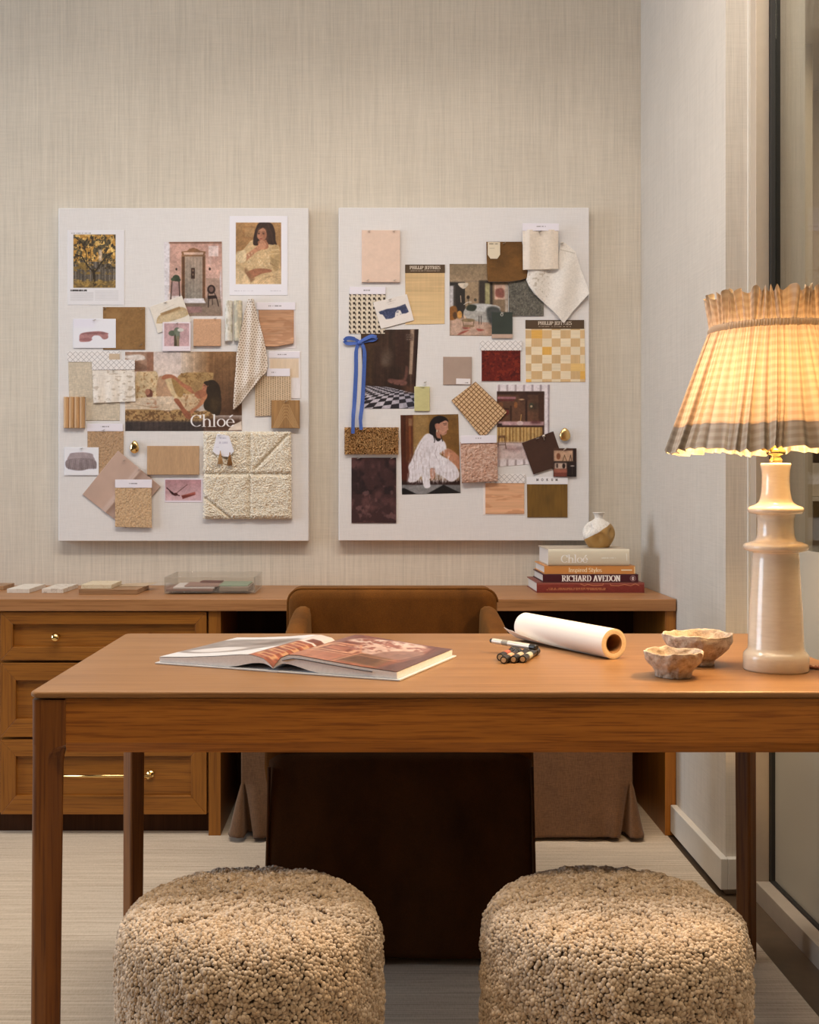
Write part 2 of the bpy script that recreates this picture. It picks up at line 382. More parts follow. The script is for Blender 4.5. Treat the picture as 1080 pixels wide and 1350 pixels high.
BD = 4.05                                            # depth of the front faces of the two pin boards
def slab(name, PX, PY, off, th, mat, cv=None, parent=None, bump=None, smooth=True, c=None, e=None, D=BD):
    """a thin solid hung on the boards: front grid of samples, sides and back; off = gap to the board, th = thickness"""
    n, m = PX.shape
    h = np.full(PX.shape, off+th) if bump is None else off+th+bump(PX, PY)
    y = D-h; x = (PX-CX)*D/F; z = H-(PY-CY)*D/F
    Vf = np.stack([x, y, z], -1).reshape(-1, 3)
    idx = np.arange(n*m).reshape(n, m)
    Fq = np.stack([idx[1:, :-1], idx[1:, 1:], idx[:-1, 1:], idx[:-1, :-1]], -1).reshape(-1, 4)
    ring = np.concatenate([idx[0, :], idx[1:, -1], idx[-1, -2::-1], idx[-2:0:-1, 0]])
    bx = x.reshape(-1)[ring]; bz = z.reshape(-1)[ring]; k = len(ring)
    front_y = y.reshape(-1)[ring]
    back_y = np.full(k, D-off) if bump is None else np.maximum(front_y+th, np.minimum(D-off, front_y+th+0.02))
    if bump is not None: back_y = np.minimum(back_y, D-0.0002)
    Vb = np.stack([bx, back_y, bz], -1)
    Vb2 = Vb.copy()
    base = n*m; j = np.arange(k); j2 = (j+1) % k
    Fs = np.stack([ring[j], ring[j2], base+j2, base+j], -1)
    cen = Vb.mean(0, keepdims=True)
    V = np.concatenate([Vf, Vb, cen]); ci = base+k
    Fb = np.stack([base+j, base+j2, np.full(k, ci), np.full(k, ci)], -1)
    Fall = np.concatenate([Fq, Fs])
    tri = Fb[:, :3]
    # triangles as a second list: stored as quads split at the centre
    mid = np.concatenate([Fall])
    if cv is not None:
        cf = cv.sample(PX, PY).reshape(-1, 3)
    else:
        cf = np.ones((n*m, 3))*np.array(c if c is not None else (200, 200, 200), float)
    cs = cf[ring]; colr = np.concatenate([cf, cs, cs.mean(0, keepdims=True)])
    # back: fan of quads
    kk = k-(k % 2); q = np.arange(0, kk, 2)
    Fback = np.stack([base+q, np.full(len(q), ci), base+(q+2) % k, base+(q+1) % k], -1)[:, ::-1]
    return obj(name, (V, np.concatenate([mid, Fback])), mat, parent, smooth=False, col=alb(colr*np.array((0.955, 0.925, 0.935)), e))
def quad_grid(q, K=2):
    """sample grid inside four pixel corners TL, TR, BR, BL"""
    q = [np.array(p, float) for p in q]
    w = max(np.linalg.norm(q[1]-q[0]), np.linalg.norm(q[2]-q[3])); h = max(np.linalg.norm(q[3]-q[0]), np.linalg.norm(q[2]-q[1]))
    u, v = np.meshgrid(np.linspace(0, 1, max(3, int(w*K)+1)), np.linspace(0, 1, max(3, int(h*K)+1)))
    u = u[..., None]; v = v[..., None]
    P = (q[0]*(1-u)+q[1]*u)*(1-v)+(q[3]*(1-u)+q[2]*u)*v
    return P[..., 0], P[..., 1]
def rows_grid(rows, K=2):
    """sample grid between a left and a right outline given as (y, left x, right x)"""
    ys = np.array([r[0] for r in rows], float); L = np.array([r[1] for r in rows], float); R = np.array([r[2] for r in rows], float)
    n = max(3, int((ys[-1]-ys[0])*K)+1); m = max(3, int((R-L).max()*K)+1)
    yy = np.linspace(ys[0], ys[-1], n); l = np.interp(yy, ys, L); r = np.interp(yy, ys, R)
    u = np.linspace(0, 1, m)[None, :]
    return l[:, None]*(1-u)+r[:, None]*u, np.repeat(yy[:, None], m, 1)
def rct(x0, y0, x1, y1): return [(x0, y0), (x1, y0), (x1, y1), (x0, y1)]
# ================================================================ the room
WD = 4.09; WX = 0.947; WE = 3.106                   # back wall, side wall, end of the side wall
def wall_cloth(name, c):
    t = NT(name); c4 = np.clip(np.array(c), 0, 1)
    v = t.noise(t.coords((460, 460, 9)), 1.0, 3, 0.6); h = t.noise(t.coords((14, 14, 560)), 1.0, 3, 0.6)
    v2 = t.noise(t.coords((160, 160, 1.6)), 1.0, 3, 0.5); g = t.noise(t.coords(), 3.0, 4)
    f = t.math('ADD', t.math('ADD', t.math('MULTIPLY', v, 0.46), t.math('MULTIPLY', h, 0.28)), t.math('MULTIPLY', v2, 0.26))
    a = t.ramp(f, [(0.36, tuple(c4*0.86)), (0.50, tuple(c4)), (0.64, tuple(np.clip(c4*1.12, 0, 1)))])
    b = t.ramp(g, [(0.3, (0.96,)*3), (0.7, (1.04,)*3)])
    t.col(t.mix(1.0, a, b, 'MULTIPLY')); t.set(Roughness=0.9); t.b.inputs['Specular IOR Level'].default_value = 0.15
    t.bump(f, 0.35, 0.001); return t.m
M_wall = wall_cloth('grasscloth', (0.655, 0.595, 0.51))
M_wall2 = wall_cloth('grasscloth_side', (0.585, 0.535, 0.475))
def carpet():
    t = NT('woven_floor')
    s = t.noise(t.coords((2.2, 130, 1)), 1.0, 4, 0.62); w = t.noise(t.coords((420, 60, 1)), 1.0, 2, 0.5); u = t.noise(t.coords((16, 620, 1)), 1.0, 2, 0.5)
    f = t.math('ADD', t.math('ADD', t.math('MULTIPLY', s, 0.55), t.math('MULTIPLY', w, 0.2)), t.math('MULTIPLY', u, 0.25))
    t.col(t.ramp(f, [(0.36, (0.37, 0.295, 0.22)), (0.50, (0.53, 0.44, 0.34)), (0.62, (0.64, 0.545, 0.44))]))
    t.set(Roughness=0.75); t.b.inputs['Specular IOR Level'].default_value = 0.3; t.bump(f, 0.5, 0.0015); return t.m
M_floor = carpet()
M_white = plain('painted_trim', (0.62, 0.58, 0.52), 0.45, raw=True, var=0.02)
M_ceil = plain('ceiling_paint', (0.78, 0.75, 0.70), 0.9, raw=True, var=0.01)
M_bronze = plain('bronze_strip', (0.085, 0.055, 0.032), 0.38, raw=True, var=0.15, nscale=30)
M_alu = plain('anodised_frame', (0.50, 0.42, 0.335), 0.45, metal=0.25, raw=True, var=0.03)
M_black = plain('black_rubber', (0.012, 0.011, 0.010), 0.6, raw=True)
M_corr = plain('corridor_paint', (0.52, 0.40, 0.27), 0.85, raw=True, var=0.03, nscale=3)
M_corr2 = plain('corridor_panel', (0.42, 0.36, 0.27), 0.85, raw=True, var=0.03, nscale=3)
M_shelf = plain('white_shelf', (0.72, 0.68, 0.62), 0.6, raw=True, var=0.02)

struct('wall_back', box(-2.6, WX+0.003, WD, WD+0.08, 0, 3.0), M_wall)
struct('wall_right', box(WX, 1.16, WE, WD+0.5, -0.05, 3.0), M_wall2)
struct('floor', box(-2.6, 0.919, -1.2, WD, -0.10, 0.0), M_floor)
struct('trim_1', box(0.919, 1.25, -1.2, WD, -0.10, -0.003), M_bronze)
bb = join(box(0.927, WX+0.001, 3.086, 3.606, 0.014, 0.098), box(WX, 1.0095, 3.086, WE+0.001, 0.014, 0.098))
struct('baseboard_right', bb, M_white, bevel=0.003)
struct('ceiling', box(-2.6, 3.2, -1.2, 6.2, 3.0, 3.06), M_ceil)
# glazed partition that runs towards the viewer on the right
struct('trim_2', box(1.01, 1.047, 0.1, WE-0.002, -0.004, 0.049), M_alu, bevel=0.0015)
struct('trim_3', box(1.01, 1.0455, 3.052, WE-0.002, 0.049, 3.0), M_alu, bevel=0.0015)
struct('trim_4', join(box(1.0472, 1.0555, 0.1, 3.052, 0.030, 0.056), box(1.0457, 1.0562, 3.036, 3.052, 0.0562, 3.0), box(1.0457, 1.075, 3.052, 3.06, 0.03, 3.0)), M_black)
struct('trim_5', box(1.004, 1.010, WE-0.012, WE-0.001, 0.0985, 3.0), M_white)
def schlick(t, f0=0.03):
    g = t.new('ShaderNodeNewGeometry'); d = t.new('ShaderNodeVectorMath'); d.operation = 'DOT_PRODUCT'; t.link(g.outputs['Normal'], d.inputs[0]); t.link(g.outputs['Incoming'], d.inputs[1])
    c = t.math('SUBTRACT', 1.0, t.math('ABSOLUTE', d.outputs['Value'])); return t.math('ADD', t.math('MULTIPLY', t.math('POWER', c, 5.0), 1-f0), f0)
def glass_mat():
    t = NT('clear_glass'); tr = t.new('ShaderNodeBsdfTransparent'); gl = t.new('ShaderNodeBsdfGlossy')
    tr.inputs['Color'].default_value = (0.93, 0.95, 0.93, 1); gl.inputs['Roughness'].default_value = 0.03
    mx = t.new('ShaderNodeMixShader'); t.link(schlick(t), mx.inputs[0]); t.link(tr.outputs[0], mx.inputs[1]); t.link(gl.outputs[0], mx.inputs[2])
    t.link(mx.outputs[0], t.out.inputs['Surface']); return t.m
def frost_mat():
    t = NT('frosted_film'); d = t.new('ShaderNodeBsdfDiffuse'); d.inputs['Color'].default_value = (0.66, 0.63, 0.55, 1)
    tl = t.new('ShaderNodeBsdfTranslucent'); tl.inputs['Color'].default_value = (0.86, 0.83, 0.74, 1)
    gl = t.new('ShaderNodeBsdfGlossy'); gl.inputs['Roughness'].default_value = 0.35
    m1 = t.new('ShaderNodeMixShader'); m1.inputs[0].default_value = 0.5; t.link(d.outputs[0], m1.inputs[1]); t.link(tl.outputs[0], m1.inputs[2])
    fr = t.new('ShaderNodeFresnel'); fr.inputs['IOR'].default_value = 1.25
    m2 = t.new('ShaderNodeMixShader'); t.link(fr.outputs[0], m2.inputs[0]); t.link(m1.outputs[0], m2.inputs[1]); t.link(gl.outputs[0], m2.inputs[2])
    t.link(m2.outputs[0], t.out.inputs['Surface']); return t.m
M_glass = glass_mat(); M_frost = frost_mat()
w1 = struct('window_1', box(1.0575, 1.0650, 0.1, 3.0515, 0.0566, 3.0), M_glass)
fr_ = obj('frosted_film', box(1.0557, 1.0570, 0.1, 3.0355, 0.0566, 0.936), M_frost, w1); fr_['label'] = 'grey frosted film over the lower glass'
# the corridor behind the glass
struct('wall_corridor', join(box(1.16, 3.2, 5.6, 5.66, -0.05, 3.0), box(2.9, 2.96, -1.2, 5.6, -0.05, 3.0)), M_corr)
struct('floor_corridor', box(1.25, 3.2, -1.2, 5.6, -0.10, -0.003), M_bronze)
struct('trim_6', box(1.62, 1.90, 5.0, 5.16, -0.003, 3.0), M_corr2)
su = thing('shelf_unit', (2.15, 5.3, 0), 'pale open shelf unit seen through the clear glass beyond the lamp', 'shelf')
M_shelfdark = plain('shelf_back', (0.30, 0.24, 0.17), 0.8, raw=True)
obj('back_panel', box(1.93, 2.45, 5.45, 5.47, -0.003, 1.9), M_shelfdark, su)
for x in (1.93, 2.43): obj('side', box(x, x+0.02, 5.15, 5.45, -0.003, 1.9), M_shelf, su)
for z in (0.75, 1.02, 1.32, 1.62, 1.88): obj('shelf', box(1.95, 2.43, 5.15, 5.45, z, z+0.02), M_shelf, su)
bxm = plain('storage_box', (0.66, 0.60, 0.52), 0.7, raw=True)
tag(obj('storage_box', box(1.96, 2.12, 5.17, 5.40, 1.041, 1.19), bxm, bevel=0.003), 'cream storage box on the middle shelf beyond the glass', 'box')

# ================================================================ oak
OAK_D = (0.215, 0.068, 0.008); OAK_L = (0.385, 0.138, 0.018)
M_oakX = wood('oak_along_x', (0.31, 0.105, 0.012), (0.53, 0.20, 0.028), 'X', sc=1.7); M_oakZ = wood('oak_upright_shaded', (0.145, 0.045, 0.006), (0.26, 0.092, 0.014), 'Z'); M_oakY = wood('oak_along_y', OAK_D, OAK_L, 'Y')  # legs' dimmer light put into a darker copy of the apron oak
M_top = wood('oak_desk_top', (0.24, 0.116, 0.042), (0.345, 0.183, 0.078), 'X', rough=0.38, pore=0.16)
M_ctop = wood('oak_worktop', (0.30, 0.135, 0.050), (0.44, 0.215, 0.090), 'X', rough=0.40, pore=0.16)
M_cabX = wood('oak_cabinet_x', (0.225, 0.080, 0.009), (0.36, 0.137, 0.018), 'X', pore=0.2)
M_cabZ = wood('oak_cabinet_z', (0.225, 0.080, 0.009), (0.36, 0.137, 0.018), 'Z', pore=0.2)
M_dark = wood('shaded_recess_wood', (0.045, 0.018, 0.008), (0.085, 0.034, 0.014), 'Z', pore=0.1, rough=0.7, spec=0.1)  # shade of the kneehole and toe-kick put into a darker wood colour
M_brass = plain('polished_brass', (0.88, 0.62, 0.26), 0.16, metal=1.0, raw=True, var=0.02)
M_gold = plain('brushed_brass', (0.78, 0.53, 0.22), 0.28, metal=1.0, raw=True, var=0.04)

# ---------------------------------------------------------------- the writing desk
DX0, DX1, DY0, DY1 = -0.577, 0.885, 1.941, 2.696
desk = thing('writing_desk', ((DX0+DX1)/2, (DY0+DY1)/2, 0), 'long oak desk with rounded square legs standing in the middle of the room', 'desk')
def outl(ins, z, r=0.012):
    return [((DX0+DX1)/2+x, (DY0+DY1)/2+y, z) for x, y in rrect(DX1-DX0-2*ins, DY1-DY0-2*ins, r, 6)]
obj('tabletop', loft([outl(.009, .7365), outl(.003, .7395), outl(0, .7425), outl(0, .7465), outl(.0012, .7488), outl(.004, .75)]), M_top, desk, smooth=False)
def apron_x(y, s):
    prof = [(0, .7372), (0, .6635), (.014, .644), (.030, .644), (.030, .7372)]
    return loft([[(x, y+s*a, z) for a, z in prof] for x in (DX0+.0585, DX1-.0585)])
def apron_y(x, s):
    prof = [(0, .7372), (0, .6625), (.016, .644), (.030, .644), (.030, .7372)]
    return loft([[(x+s*a, y, z) for a, z in prof] for y in (DY0+.0595, DY1-.0595)])
obj('apron', apron_x(DY0+.005, 1), M_oakX, desk); obj('apron', apron_x(DY1-.005, -1), M_oakX, desk)
obj('apron', apron_y(DX0+.005, 1), M_oakY, desk); obj('apron', apron_y(DX1-.005, -1), M_oakY, desk)
def leg_ring(cx, cy, sx, sy, w, c, r, z, sp=0.0):
    P = []
    for k in range(7):                               # rounded outer corner
        t = math.radians(180+90*k/6); P.append((r+r*math.cos(t), r+r*math.sin(t)))
    c = max(c, 0.0015); q = c*0.10
    P += [(w-c-q, 0), (w-c+q*.6, q*.55), (w-q*.55, c-q*.6), (w, c+q), (w, w-c-q), (w-q*.55, w-c+q*.6), (w-c+q*.6, w-q*.55), (w-c-q, w), (c+q, w), (c-q*.6, w-q*.55), (q*.55, w-c+q*.6), (0, w-c-q)]
    return [(cx+sx*(a-sp), cy+sy*(b-sp), z) for a, b in P]
for (cx, sx) in ((DX0+.002, 1), (DX1-.002, -1)):
    for (cy, sy) in ((DY0+.003, 1), (DY1-.003, -1)):
        R = [leg_ring(cx, cy, sx, sy, w, c, r, z, sp) for w, c, r, z, sp in (
            (.042, .018, .010, 0.0, .003), (.045, .020, .010, .005, .003), (.048, .022, .011, .55, .0005), (.0485, .022, .011, .626, 0), (.0495, .0215, .011, .637, 0),
            (.051, .020, .011, .645, 0), (.0535, .0165, .011, .652, 0), (.056, .011, .011, .6565, 0), (.0575, .005, .011, .6585, 0), (.058, .0015, .010, .660, 0), (.058, .0015, .010, .7355, 0))]
        if sx*sy < 0: R = [r[::-1] for r in R]
        obj('leg', loft(R), M_oakZ, desk)

# ---------------------------------------------------------------- the wall of cabinets
CF = 3.60
tag(obj('worktop', box(-1.9, 0.9435, CF, WD-.001, .7015, .739), M_ctop, bevel=.002), 'long oak worktop running along the back wall below the pin boards', 'worktop')
cab = thing('drawer_cabinet', (-.84, 3.84, 0), 'oak cabinet with three panelled drawers and brass pulls left of the kneehole', 'cabinet')
k = 3.61/F
obj('carcass', join(box(X(-3, 3.63), X(275, 3.63), 3.632, 4.07, .066, .7008), box(X(-3, 3.63), X(275, 3.63), 3.68, 4.07, 0.0, .066)), M_cabX, cab)
obj('side_panel', box(X(275, 3.61), X(291, 3.61), 3.61, 4.07, 0, .7008), M_cabZ, cab, bevel=.001)
obj('plinth', box(X(-3, 3.66), X(275, 3.63), 3.662, 3.68, 0.0, .066), M_dark, cab)
def drawer(y0, y1, ix0, ix1, iy0, iy1, px0=1.0, px1=272.5):
    x0, x1, z1, z0 = X(px0, 3.61), X(px1, 3.61), Z(y0, 3.61), Z(y1, 3.61)
    a, b, d, c = X(ix0, 3.61), X(ix1, 3.61), Z(iy0, 3.61), Z(iy1, 3.61)
    dr = obj('drawer', box(a-.006, b+.006, 3.620, 3.632, c-.006, d+.006), M_cabX, cab)
    yf, yb = 3.608, 3.631; s = .004
    def bar(P, Q):      # outer edge P0-P1 and inner edge Q1-Q0 with a small inner bevel
        f = [(P[0][0], yf, P[0][1]), (P[1][0], yf, P[1][1]), (Q[1][0], yf, Q[1][1]), (Q[0][0], yf, Q[0][1])]
        bk = [(p[0], yb, p[2]) for p in f]
        return f+bk, [(0,1,2,3), (7,6,5,4), (0,4,5,1), (1,5,6,2), (2,6,7,3), (3,7,4,0)]
    for nm, P, Q, m in (('rail', ((x0, z1), (x1, z1)), ((a, d), (b, d)), M_cabX), ('rail', ((x0, z0), (x1, z0)), ((a, c), (b, c)), M_cabX),
                        ('stile', ((x0, z0), (x0, z1)), ((a, c), (a, d)), M_cabZ), ('stile', ((x1, z0), (x1, z1)), ((b, c), (b, d)), M_cabZ)):
        obj(nm, bar(P, Q), m, dr, bevel=.0012)
    return dr
def knob_geo(px, py, r=.0142):
    p = at(px, py, 3.60); return join(cyl((p.x, 3.621, p.z), (p.x, 3.612, p.z), .0085, .005, 20), cyl((p.x, 3.613, p.z), (p.x, 3.60, p.z), .0045, .0045, 16), sphere((p.x, 3.592, p.z), r, r, r, 24, 14))
d1_ = drawer(806.5, 870.5, 17, 257.5, 823, 853)
kb = obj('knob', knob_geo(74, 840), M_brass, d1_, smooth=True); kb['label'] = 'round polished brass knob'
kb = obj('knob', knob_geo(199, 840), M_brass, d1_, smooth=True); kb['label'] = 'round polished brass knob'
d2_ = drawer(874, 971.5, 21, 252, 897, 948)
d3_ = drawer(975, 1073.5, 21, 252, 997, 1049)
def bar_pull(y):
    g = []
    for px in (75, 197):
        p = at(px, y, 3.60); g.append(cyl((p.x, 3.621, p.z), (p.x, 3.615, p.z), .0125, .0125, 24)); g.append(cyl((p.x, 3.617, p.z), (p.x, 3.578, p.z), .005, .005, 14))
    p = at(72, y, 3.58); q = at(200, y, 3.58); g.append(cyl((p.x, 3.578, p.z), (q.x, 3.578, q.z), .0048, .0048, 16)); return join(*g)
for dd, y in ((d3_, 1023),):
    hb = obj('bar_handle', bar_pull(y), M_brass, dd, smooth=True); hb['label'] = 'slim polished brass bar pull'
rp = tag(obj('support_panel', box(X(877, 3.61), .9455, 3.61, 4.08, 0, .7008), M_cabZ, bevel=.001), 'upright oak end panel carrying the right end of the worktop', 'panel')
tag(obj('kneehole_back', box(X(291, 3.61)+.001, X(877, 3.61)-.001, 4.05, 4.07, 0, .7008), M_dark), 'wood back panel coloured dark for the shade of the kneehole under the worktop', 'panel')

# ---------------------------------------------------------------- velvet armchair behind the desk
def velvet(name, c, dk=0.55):
    t = NT(name); g = t.noise(t.coords((1, 1, 0.6)), 7, 5, 0.6); f = t.noise(t.coords(), 420, 2)
    c = np.array(c); t1 = t.ramp(g, [(0.3, tuple(c*dk)), (0.52, tuple(c)), (0.75, tuple(c*1.35))])
    t.col(t.mix(1.0, t1, t.ramp(f, [(0.35, (.86,)*3), (0.65, (1.1,)*3)]), 'MULTIPLY'))
    t.set(Roughness=0.85); t.b.inputs['Specular IOR Level'].default_value = 0.15; t.b.inputs['Sheen Weight'].default_value = 0.15; t.b.inputs['Sheen Roughness'].default_value = 0.4
    t.b.inputs['Sheen Tint'].default_value = (0.75, 0.45, 0.18, 1); t.bump(f, 0.25, 0.0008); return t.m
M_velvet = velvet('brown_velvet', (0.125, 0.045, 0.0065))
M_velvet_shade = velvet('shaded_brown_velvet', (0.062, 0.021, 0.0045))  # shade on the skirt below the desk put into a darker velvet
ch = thing('armchair', (.06, 2.95, 0), 'brown velvet armchair with floor-length skirt tucked in behind the desk', 'chair')
def slab_ring(hw, z0, z1, r, y, ins, cx, crown=0.0, taper=0.0, tilt=0.0):
    P = []
    for a, b in rrect(2*(hw-ins), (z1-z0)-2*ins, max(r-ins*.3, .004), 6):
        z = (z0+z1)/2+b; tt = (z-z0)/(z1-z0)
        P.append((cx+a*(1-taper*(1-tt)), y+tilt*(tt-1)+0.02*(a/hw)**2*0, z+crown*(1-(a/hw)**2)*max(0, tt)))
    return P
R = [slab_ring(.286, .30, .812, .035, y, ins, .053, .006, 0.0, t) for y, ins, t in ((3.135, .03, -.0), (3.137, .012, 0), (3.146, .003, 0), (3.16, 0, 0), (3.235, 0, 0), (3.25, .004, 0), (3.258, .014, 0), (3.26, .03, 0))]
obj('backrest', loft(R), M_velvet, ch, smooth=True)
# piping round the top of the back
pp = [(p[0], 3.149, p[2]) for p in slab_ring(.286, .30, .812, .035, 3.149, .001, .053, .006)]
obj('piping', tube(pp[:15], .0035, 8), M_velvet, ch, smooth=True)
for s in (-1, 1):
    R = []
    for y, zt, xo, w in ((3.18, .772, .280, .052), (3.10, .770, .279, .056), (3.0, .752, .285, .060), (2.9, .722, .292, .064), (2.8, .682, .299, .068), (2.72, .645, .304, .070), (2.675, .622, .306, .066), (2.668, .612, .306, .05)):
        zb = .36
        ring = [(xo+.012, zb), (xo+.004, zt-.10), (xo-.002, zt-.022), (xo-.010, zt-.006), (xo-.024, zt), (xo-w+.016, zt), (xo-w+.004, zt-.007), (xo-w, zt-.024), (xo-w-.002, zb)]
        R.append([(.06+s*a, y, z) for a, z in (ring if s > 0 else ring[::-1])])
    obj('armrest', loft(R), M_velvet, ch, smooth=True, subsurf=1)
def skirt_ring(hw, y0, y1, z, cx, n=48, wob=0.0, r=.02):
    P = []
    for i, (a, b) in enumerate(rrect(2*hw, y1-y0, r, 4)):
        P.append((cx+a, (y0+y1)/2+b, z))
    return P
def dense(ring, n=240):
    P = [np.array(p) for p in ring]; L = [np.linalg.norm(P[(i+1) % len(P)]-P[i]) for i in range(len(P))]; T = sum(L); out = []; acc = 0; i = 0
    for k in range(n):
        t = T*k/n
        while acc+L[i] < t: acc += L[i]; i += 1
        out.append(P[i]+(P[(i+1) % len(P)]-P[i])*((t-acc)/max(L[i], 1e-9)))
    return out
R = []
for z, hw, y0 in ((.018, .315, 2.632), (.03, .314, 2.633), (.12, .312, 2.636), (.25, .309, 2.64), (.38, .306, 2.645), (.46, .304, 2.65), (.475, .29, 2.665)):
    d = dense(skirt_ring(hw, y0, 3.27, z, .063), 200); f = max(0, 1-z/.46)
    R.append([(p[0]+.003*f*math.sin(p[1]*37), p[1]+(.004*f*math.sin(p[0]*21+1)+.003*math.sin(z*23+p[0]*9)), p[2]) for p in d])
obj('skirt', loft(R), M_velvet_shade, ch, smooth=True)
for s in (-1, 1):
    obj('skirt_seam', tube([(.063+s*(.309-.018*z), 2.636+.03*z, z) for z in np.linspace(.02, .45, 8)], .004, 8), M_velvet_shade, ch, smooth=True)
obj('seat_cushion', loft([skirt_ring(.235-i, 2.70+i, 3.14, z, .06, r=.03) for z, i in ((.476, .012), (.49, 0), (.53, 0), (.55, .02))]), M_velvet, ch, smooth=True)
for x in (-.19, .31):
    for y in (2.67, 3.2): obj('foot', cyl((x, y, 0), (x, y, .022), .02, .022, 20), M_black, ch)

# ---------------------------------------------------------------- linen skirted bench inside the kneehole
M_linen = fabric('taupe_linen', (0.125, 0.062, 0.029), 0.16, 520, raw=True, bump=0.6, blotch=0.12)
bn = thing('skirted_bench', (.19, 3.75, 0), 'long bench in a taupe linen skirt with corner pleats, under the worktop behind the armchair', 'bench')
BX0, BX1, BY0, BY1 = X(318, 3.545), X(834, 3.545), 3.545, 4.0
def bench_ring(z):
    g = max(0.0, 1-z/.180)**0.85; fl = .046*g
    def corner(cx, cy, sx, sy):
        # along the front towards the corner, in the fold, out on the flared flap, then round to the side
        return [(cx-sx*.075, cy), (cx-sx*(.045+.022*g), cy-.012*g), (cx-sx*(.012+.028*g), cy-.010*g), (cx-sx*(.010+.022*g), cy+.060*g), (cx-sx*(.008+.006*g), cy+.055*g), (cx-sx*(.007+.002*g), cy-.008*g),
                (cx-sx*.005+sx*fl*.35, cy-.014*g), (cx+sx*fl*.8, cy-.002*g), (cx+sx*fl, cy+.03), (cx+sx*fl*.7, cy+.08)]
    fl_ = corner(BX0, BY0, -1, 1); fr_ = corner(BX1, BY0, 1, 1)
    # counter-clockwise from above, starting on the front left
    P = fl_[::-1]
    n = 40
    for i in range(1, n):
        x = BX0+.075+(BX1-BX0-.15)*i/n; P.append((x, BY0-.004*g*math.sin(x*31)-.0025*g*math.sin(x*67+1)))
    P += fr_
    P += [(BX1+fl*.5, BY1-.08), (BX1, BY1), (BX0, BY1), (BX0-fl*.5, BY1-.08)]
    return [(x, y, z) for x, y in P]
zs = [.010, .018, .04, .07, .10, .13, .16, .165, .174, .180, .20, .30, .40, .47, .485]
wob = lambda x, z: .004*math.sin(11*x+3*z)*math.exp(-z*8)
rings = []
for z in zs: rings.append([(x, y, zz+(wob(x, z) if z < .02 else 0)*.6+.004*(z < .02)) for x, y, zz in bench_ring(z)])
obj('skirt', loft(rings), M_linen, bn, smooth=True)
obj('seat', box(BX0+.004, BX1-.004, BY0+.004, BY1-.004, .486, .53), M_linen, bn, bevel=.012)

# ---------------------------------------------------------------- two shearling stools
def boucle():
    t = NT('shearling'); g = t.new('ShaderNodeNewGeometry')
    c = t.ramp(g.outputs['Random Per Island'], [(0.0, (0.43, 0.32, 0.222)), (0.55, (0.565, 0.44, 0.325)), (1.0, (0.69, 0.565, 0.45))])
    n = t.noise(t.coords(), 9, 3); t.col(t.mix(1.0, c, t.ramp(n, [(0.3, (.85,)*3), (0.7, (1.08,)*3)]), 'MULTIPLY'))
    t.set(Roughness=0.95); t.b.inputs['Specular IOR Level'].default_value = 0.1; t.b.inputs['Sheen Weight'].default_value = 0.25
    return t.m
M_shear = boucle(); M_under = plain('shearling_backing', (0.26, 0.18, 0.115), 0.95, raw=True)
SR, SH = 0.213, 0.418
def stool_prof():
    P = [(.0, 0.012)]
    P = [(SR*.93, .004), (SR*.985, .02), (SR, .06), (SR*1.003, .20), (SR, SH-.085), (SR*.985, SH-.05), (SR*.945, SH-.024), (SR*.86, SH-.007), (SR*.70, SH+.001), (SR*.4, SH+.006), (.001, SH+.008)]
    return P
prof = np.array(smoothcurve(stool_prof(), 8, closed=False))
seg = np.hypot(*(np.diff(prof, axis=0).T)); rm = (prof[1:, 0]+prof[:-1, 0])/2
def ico():
    bm = bmesh.new(); bmesh.ops.create_icosphere(bm, subdivisions=2, radius=1.0)
    V = np.array([v.co[:] for v in bm.verts]); Fc = np.array([[v.index for v in f.verts] for f in bm.faces]); bm.free(); return V, Fc
def nub_cloud(n):
    w = seg*rm; cw = np.cumsum(w)/w.sum(); A = w.sum()*2*PI
    cell = math.sqrt(A/n)*0.80
    pts = []; grid = {}
    tries = RNG.random((n*8, 3)); k = np.searchsorted(cw, tries[:, 0])
    for i in range(len(tries)):
        j = min(k[i], len(seg)-1); u = tries[i, 1]; r = prof[j, 0]*(1-u)+prof[j+1, 0]*u; z = prof[j, 1]*(1-u)+prof[j+1, 1]*u
        th = tries[i, 2]*2*PI; p = (r*math.cos(th), r*math.sin(th), z); key = (int(p[0]//cell), int(p[1]//cell), int(p[2]//cell)); ok = True
        for a in (-1, 0, 1):
            for b in (-1, 0, 1):
                for c in (-1, 0, 1):
                    for q in grid.get((key[0]+a, key[1]+b, key[2]+c), ()):
                        if (p[0]-q[0])**2+(p[1]-q[1])**2+(p[2]-q[2])**2 < cell*cell: ok = False; break
                    if not ok: break
                if not ok: break
            if not ok: break
        if ok:
            t = np.array((prof[j+1, 0]-prof[j, 0], prof[j+1, 1]-prof[j, 1])); t /= np.hypot(*t); nr, nz = t[1], -t[0]
            grid.setdefault(key, []).append(p); pts.append((*p, nr*math.cos(th), nr*math.sin(th), nz))
    return np.array(pts)
pts = nub_cloud(24000)
icoV, icoF = ico(); n = len(pts)
wv = fbm(np.arctan2(pts[:, 1], pts[:, 0])*9+40, pts[:, 2]*38+np.hypot(pts[:, 0], pts[:, 1])*38+9, 5, 3)
rad = (0.0029+0.0013*RNG.random(n))*(0.92+0.18*wv)
out = (wv-0.5)*0.012-0.0010+0.0016*RNG.random(n)
cen = pts[:, :3]+pts[:, 3:]*out[:, None]
sc = np.stack([rad*(0.85+0.3*RNG.random(n)), rad*(0.85+0.3*RNG.random(n)), rad*(0.9+0.35*RNG.random(n))], -1)
dirs = icoV[None]*sc[:, None]*(1+0.16*(RNG.random((n, len(icoV), 1))-0.5))
NV = (cen[:, None]+dirs).reshape(-1, 3); NF = (icoF[None]+(np.arange(n)*len(icoV))[:, None, None]).reshape(-1, 3)
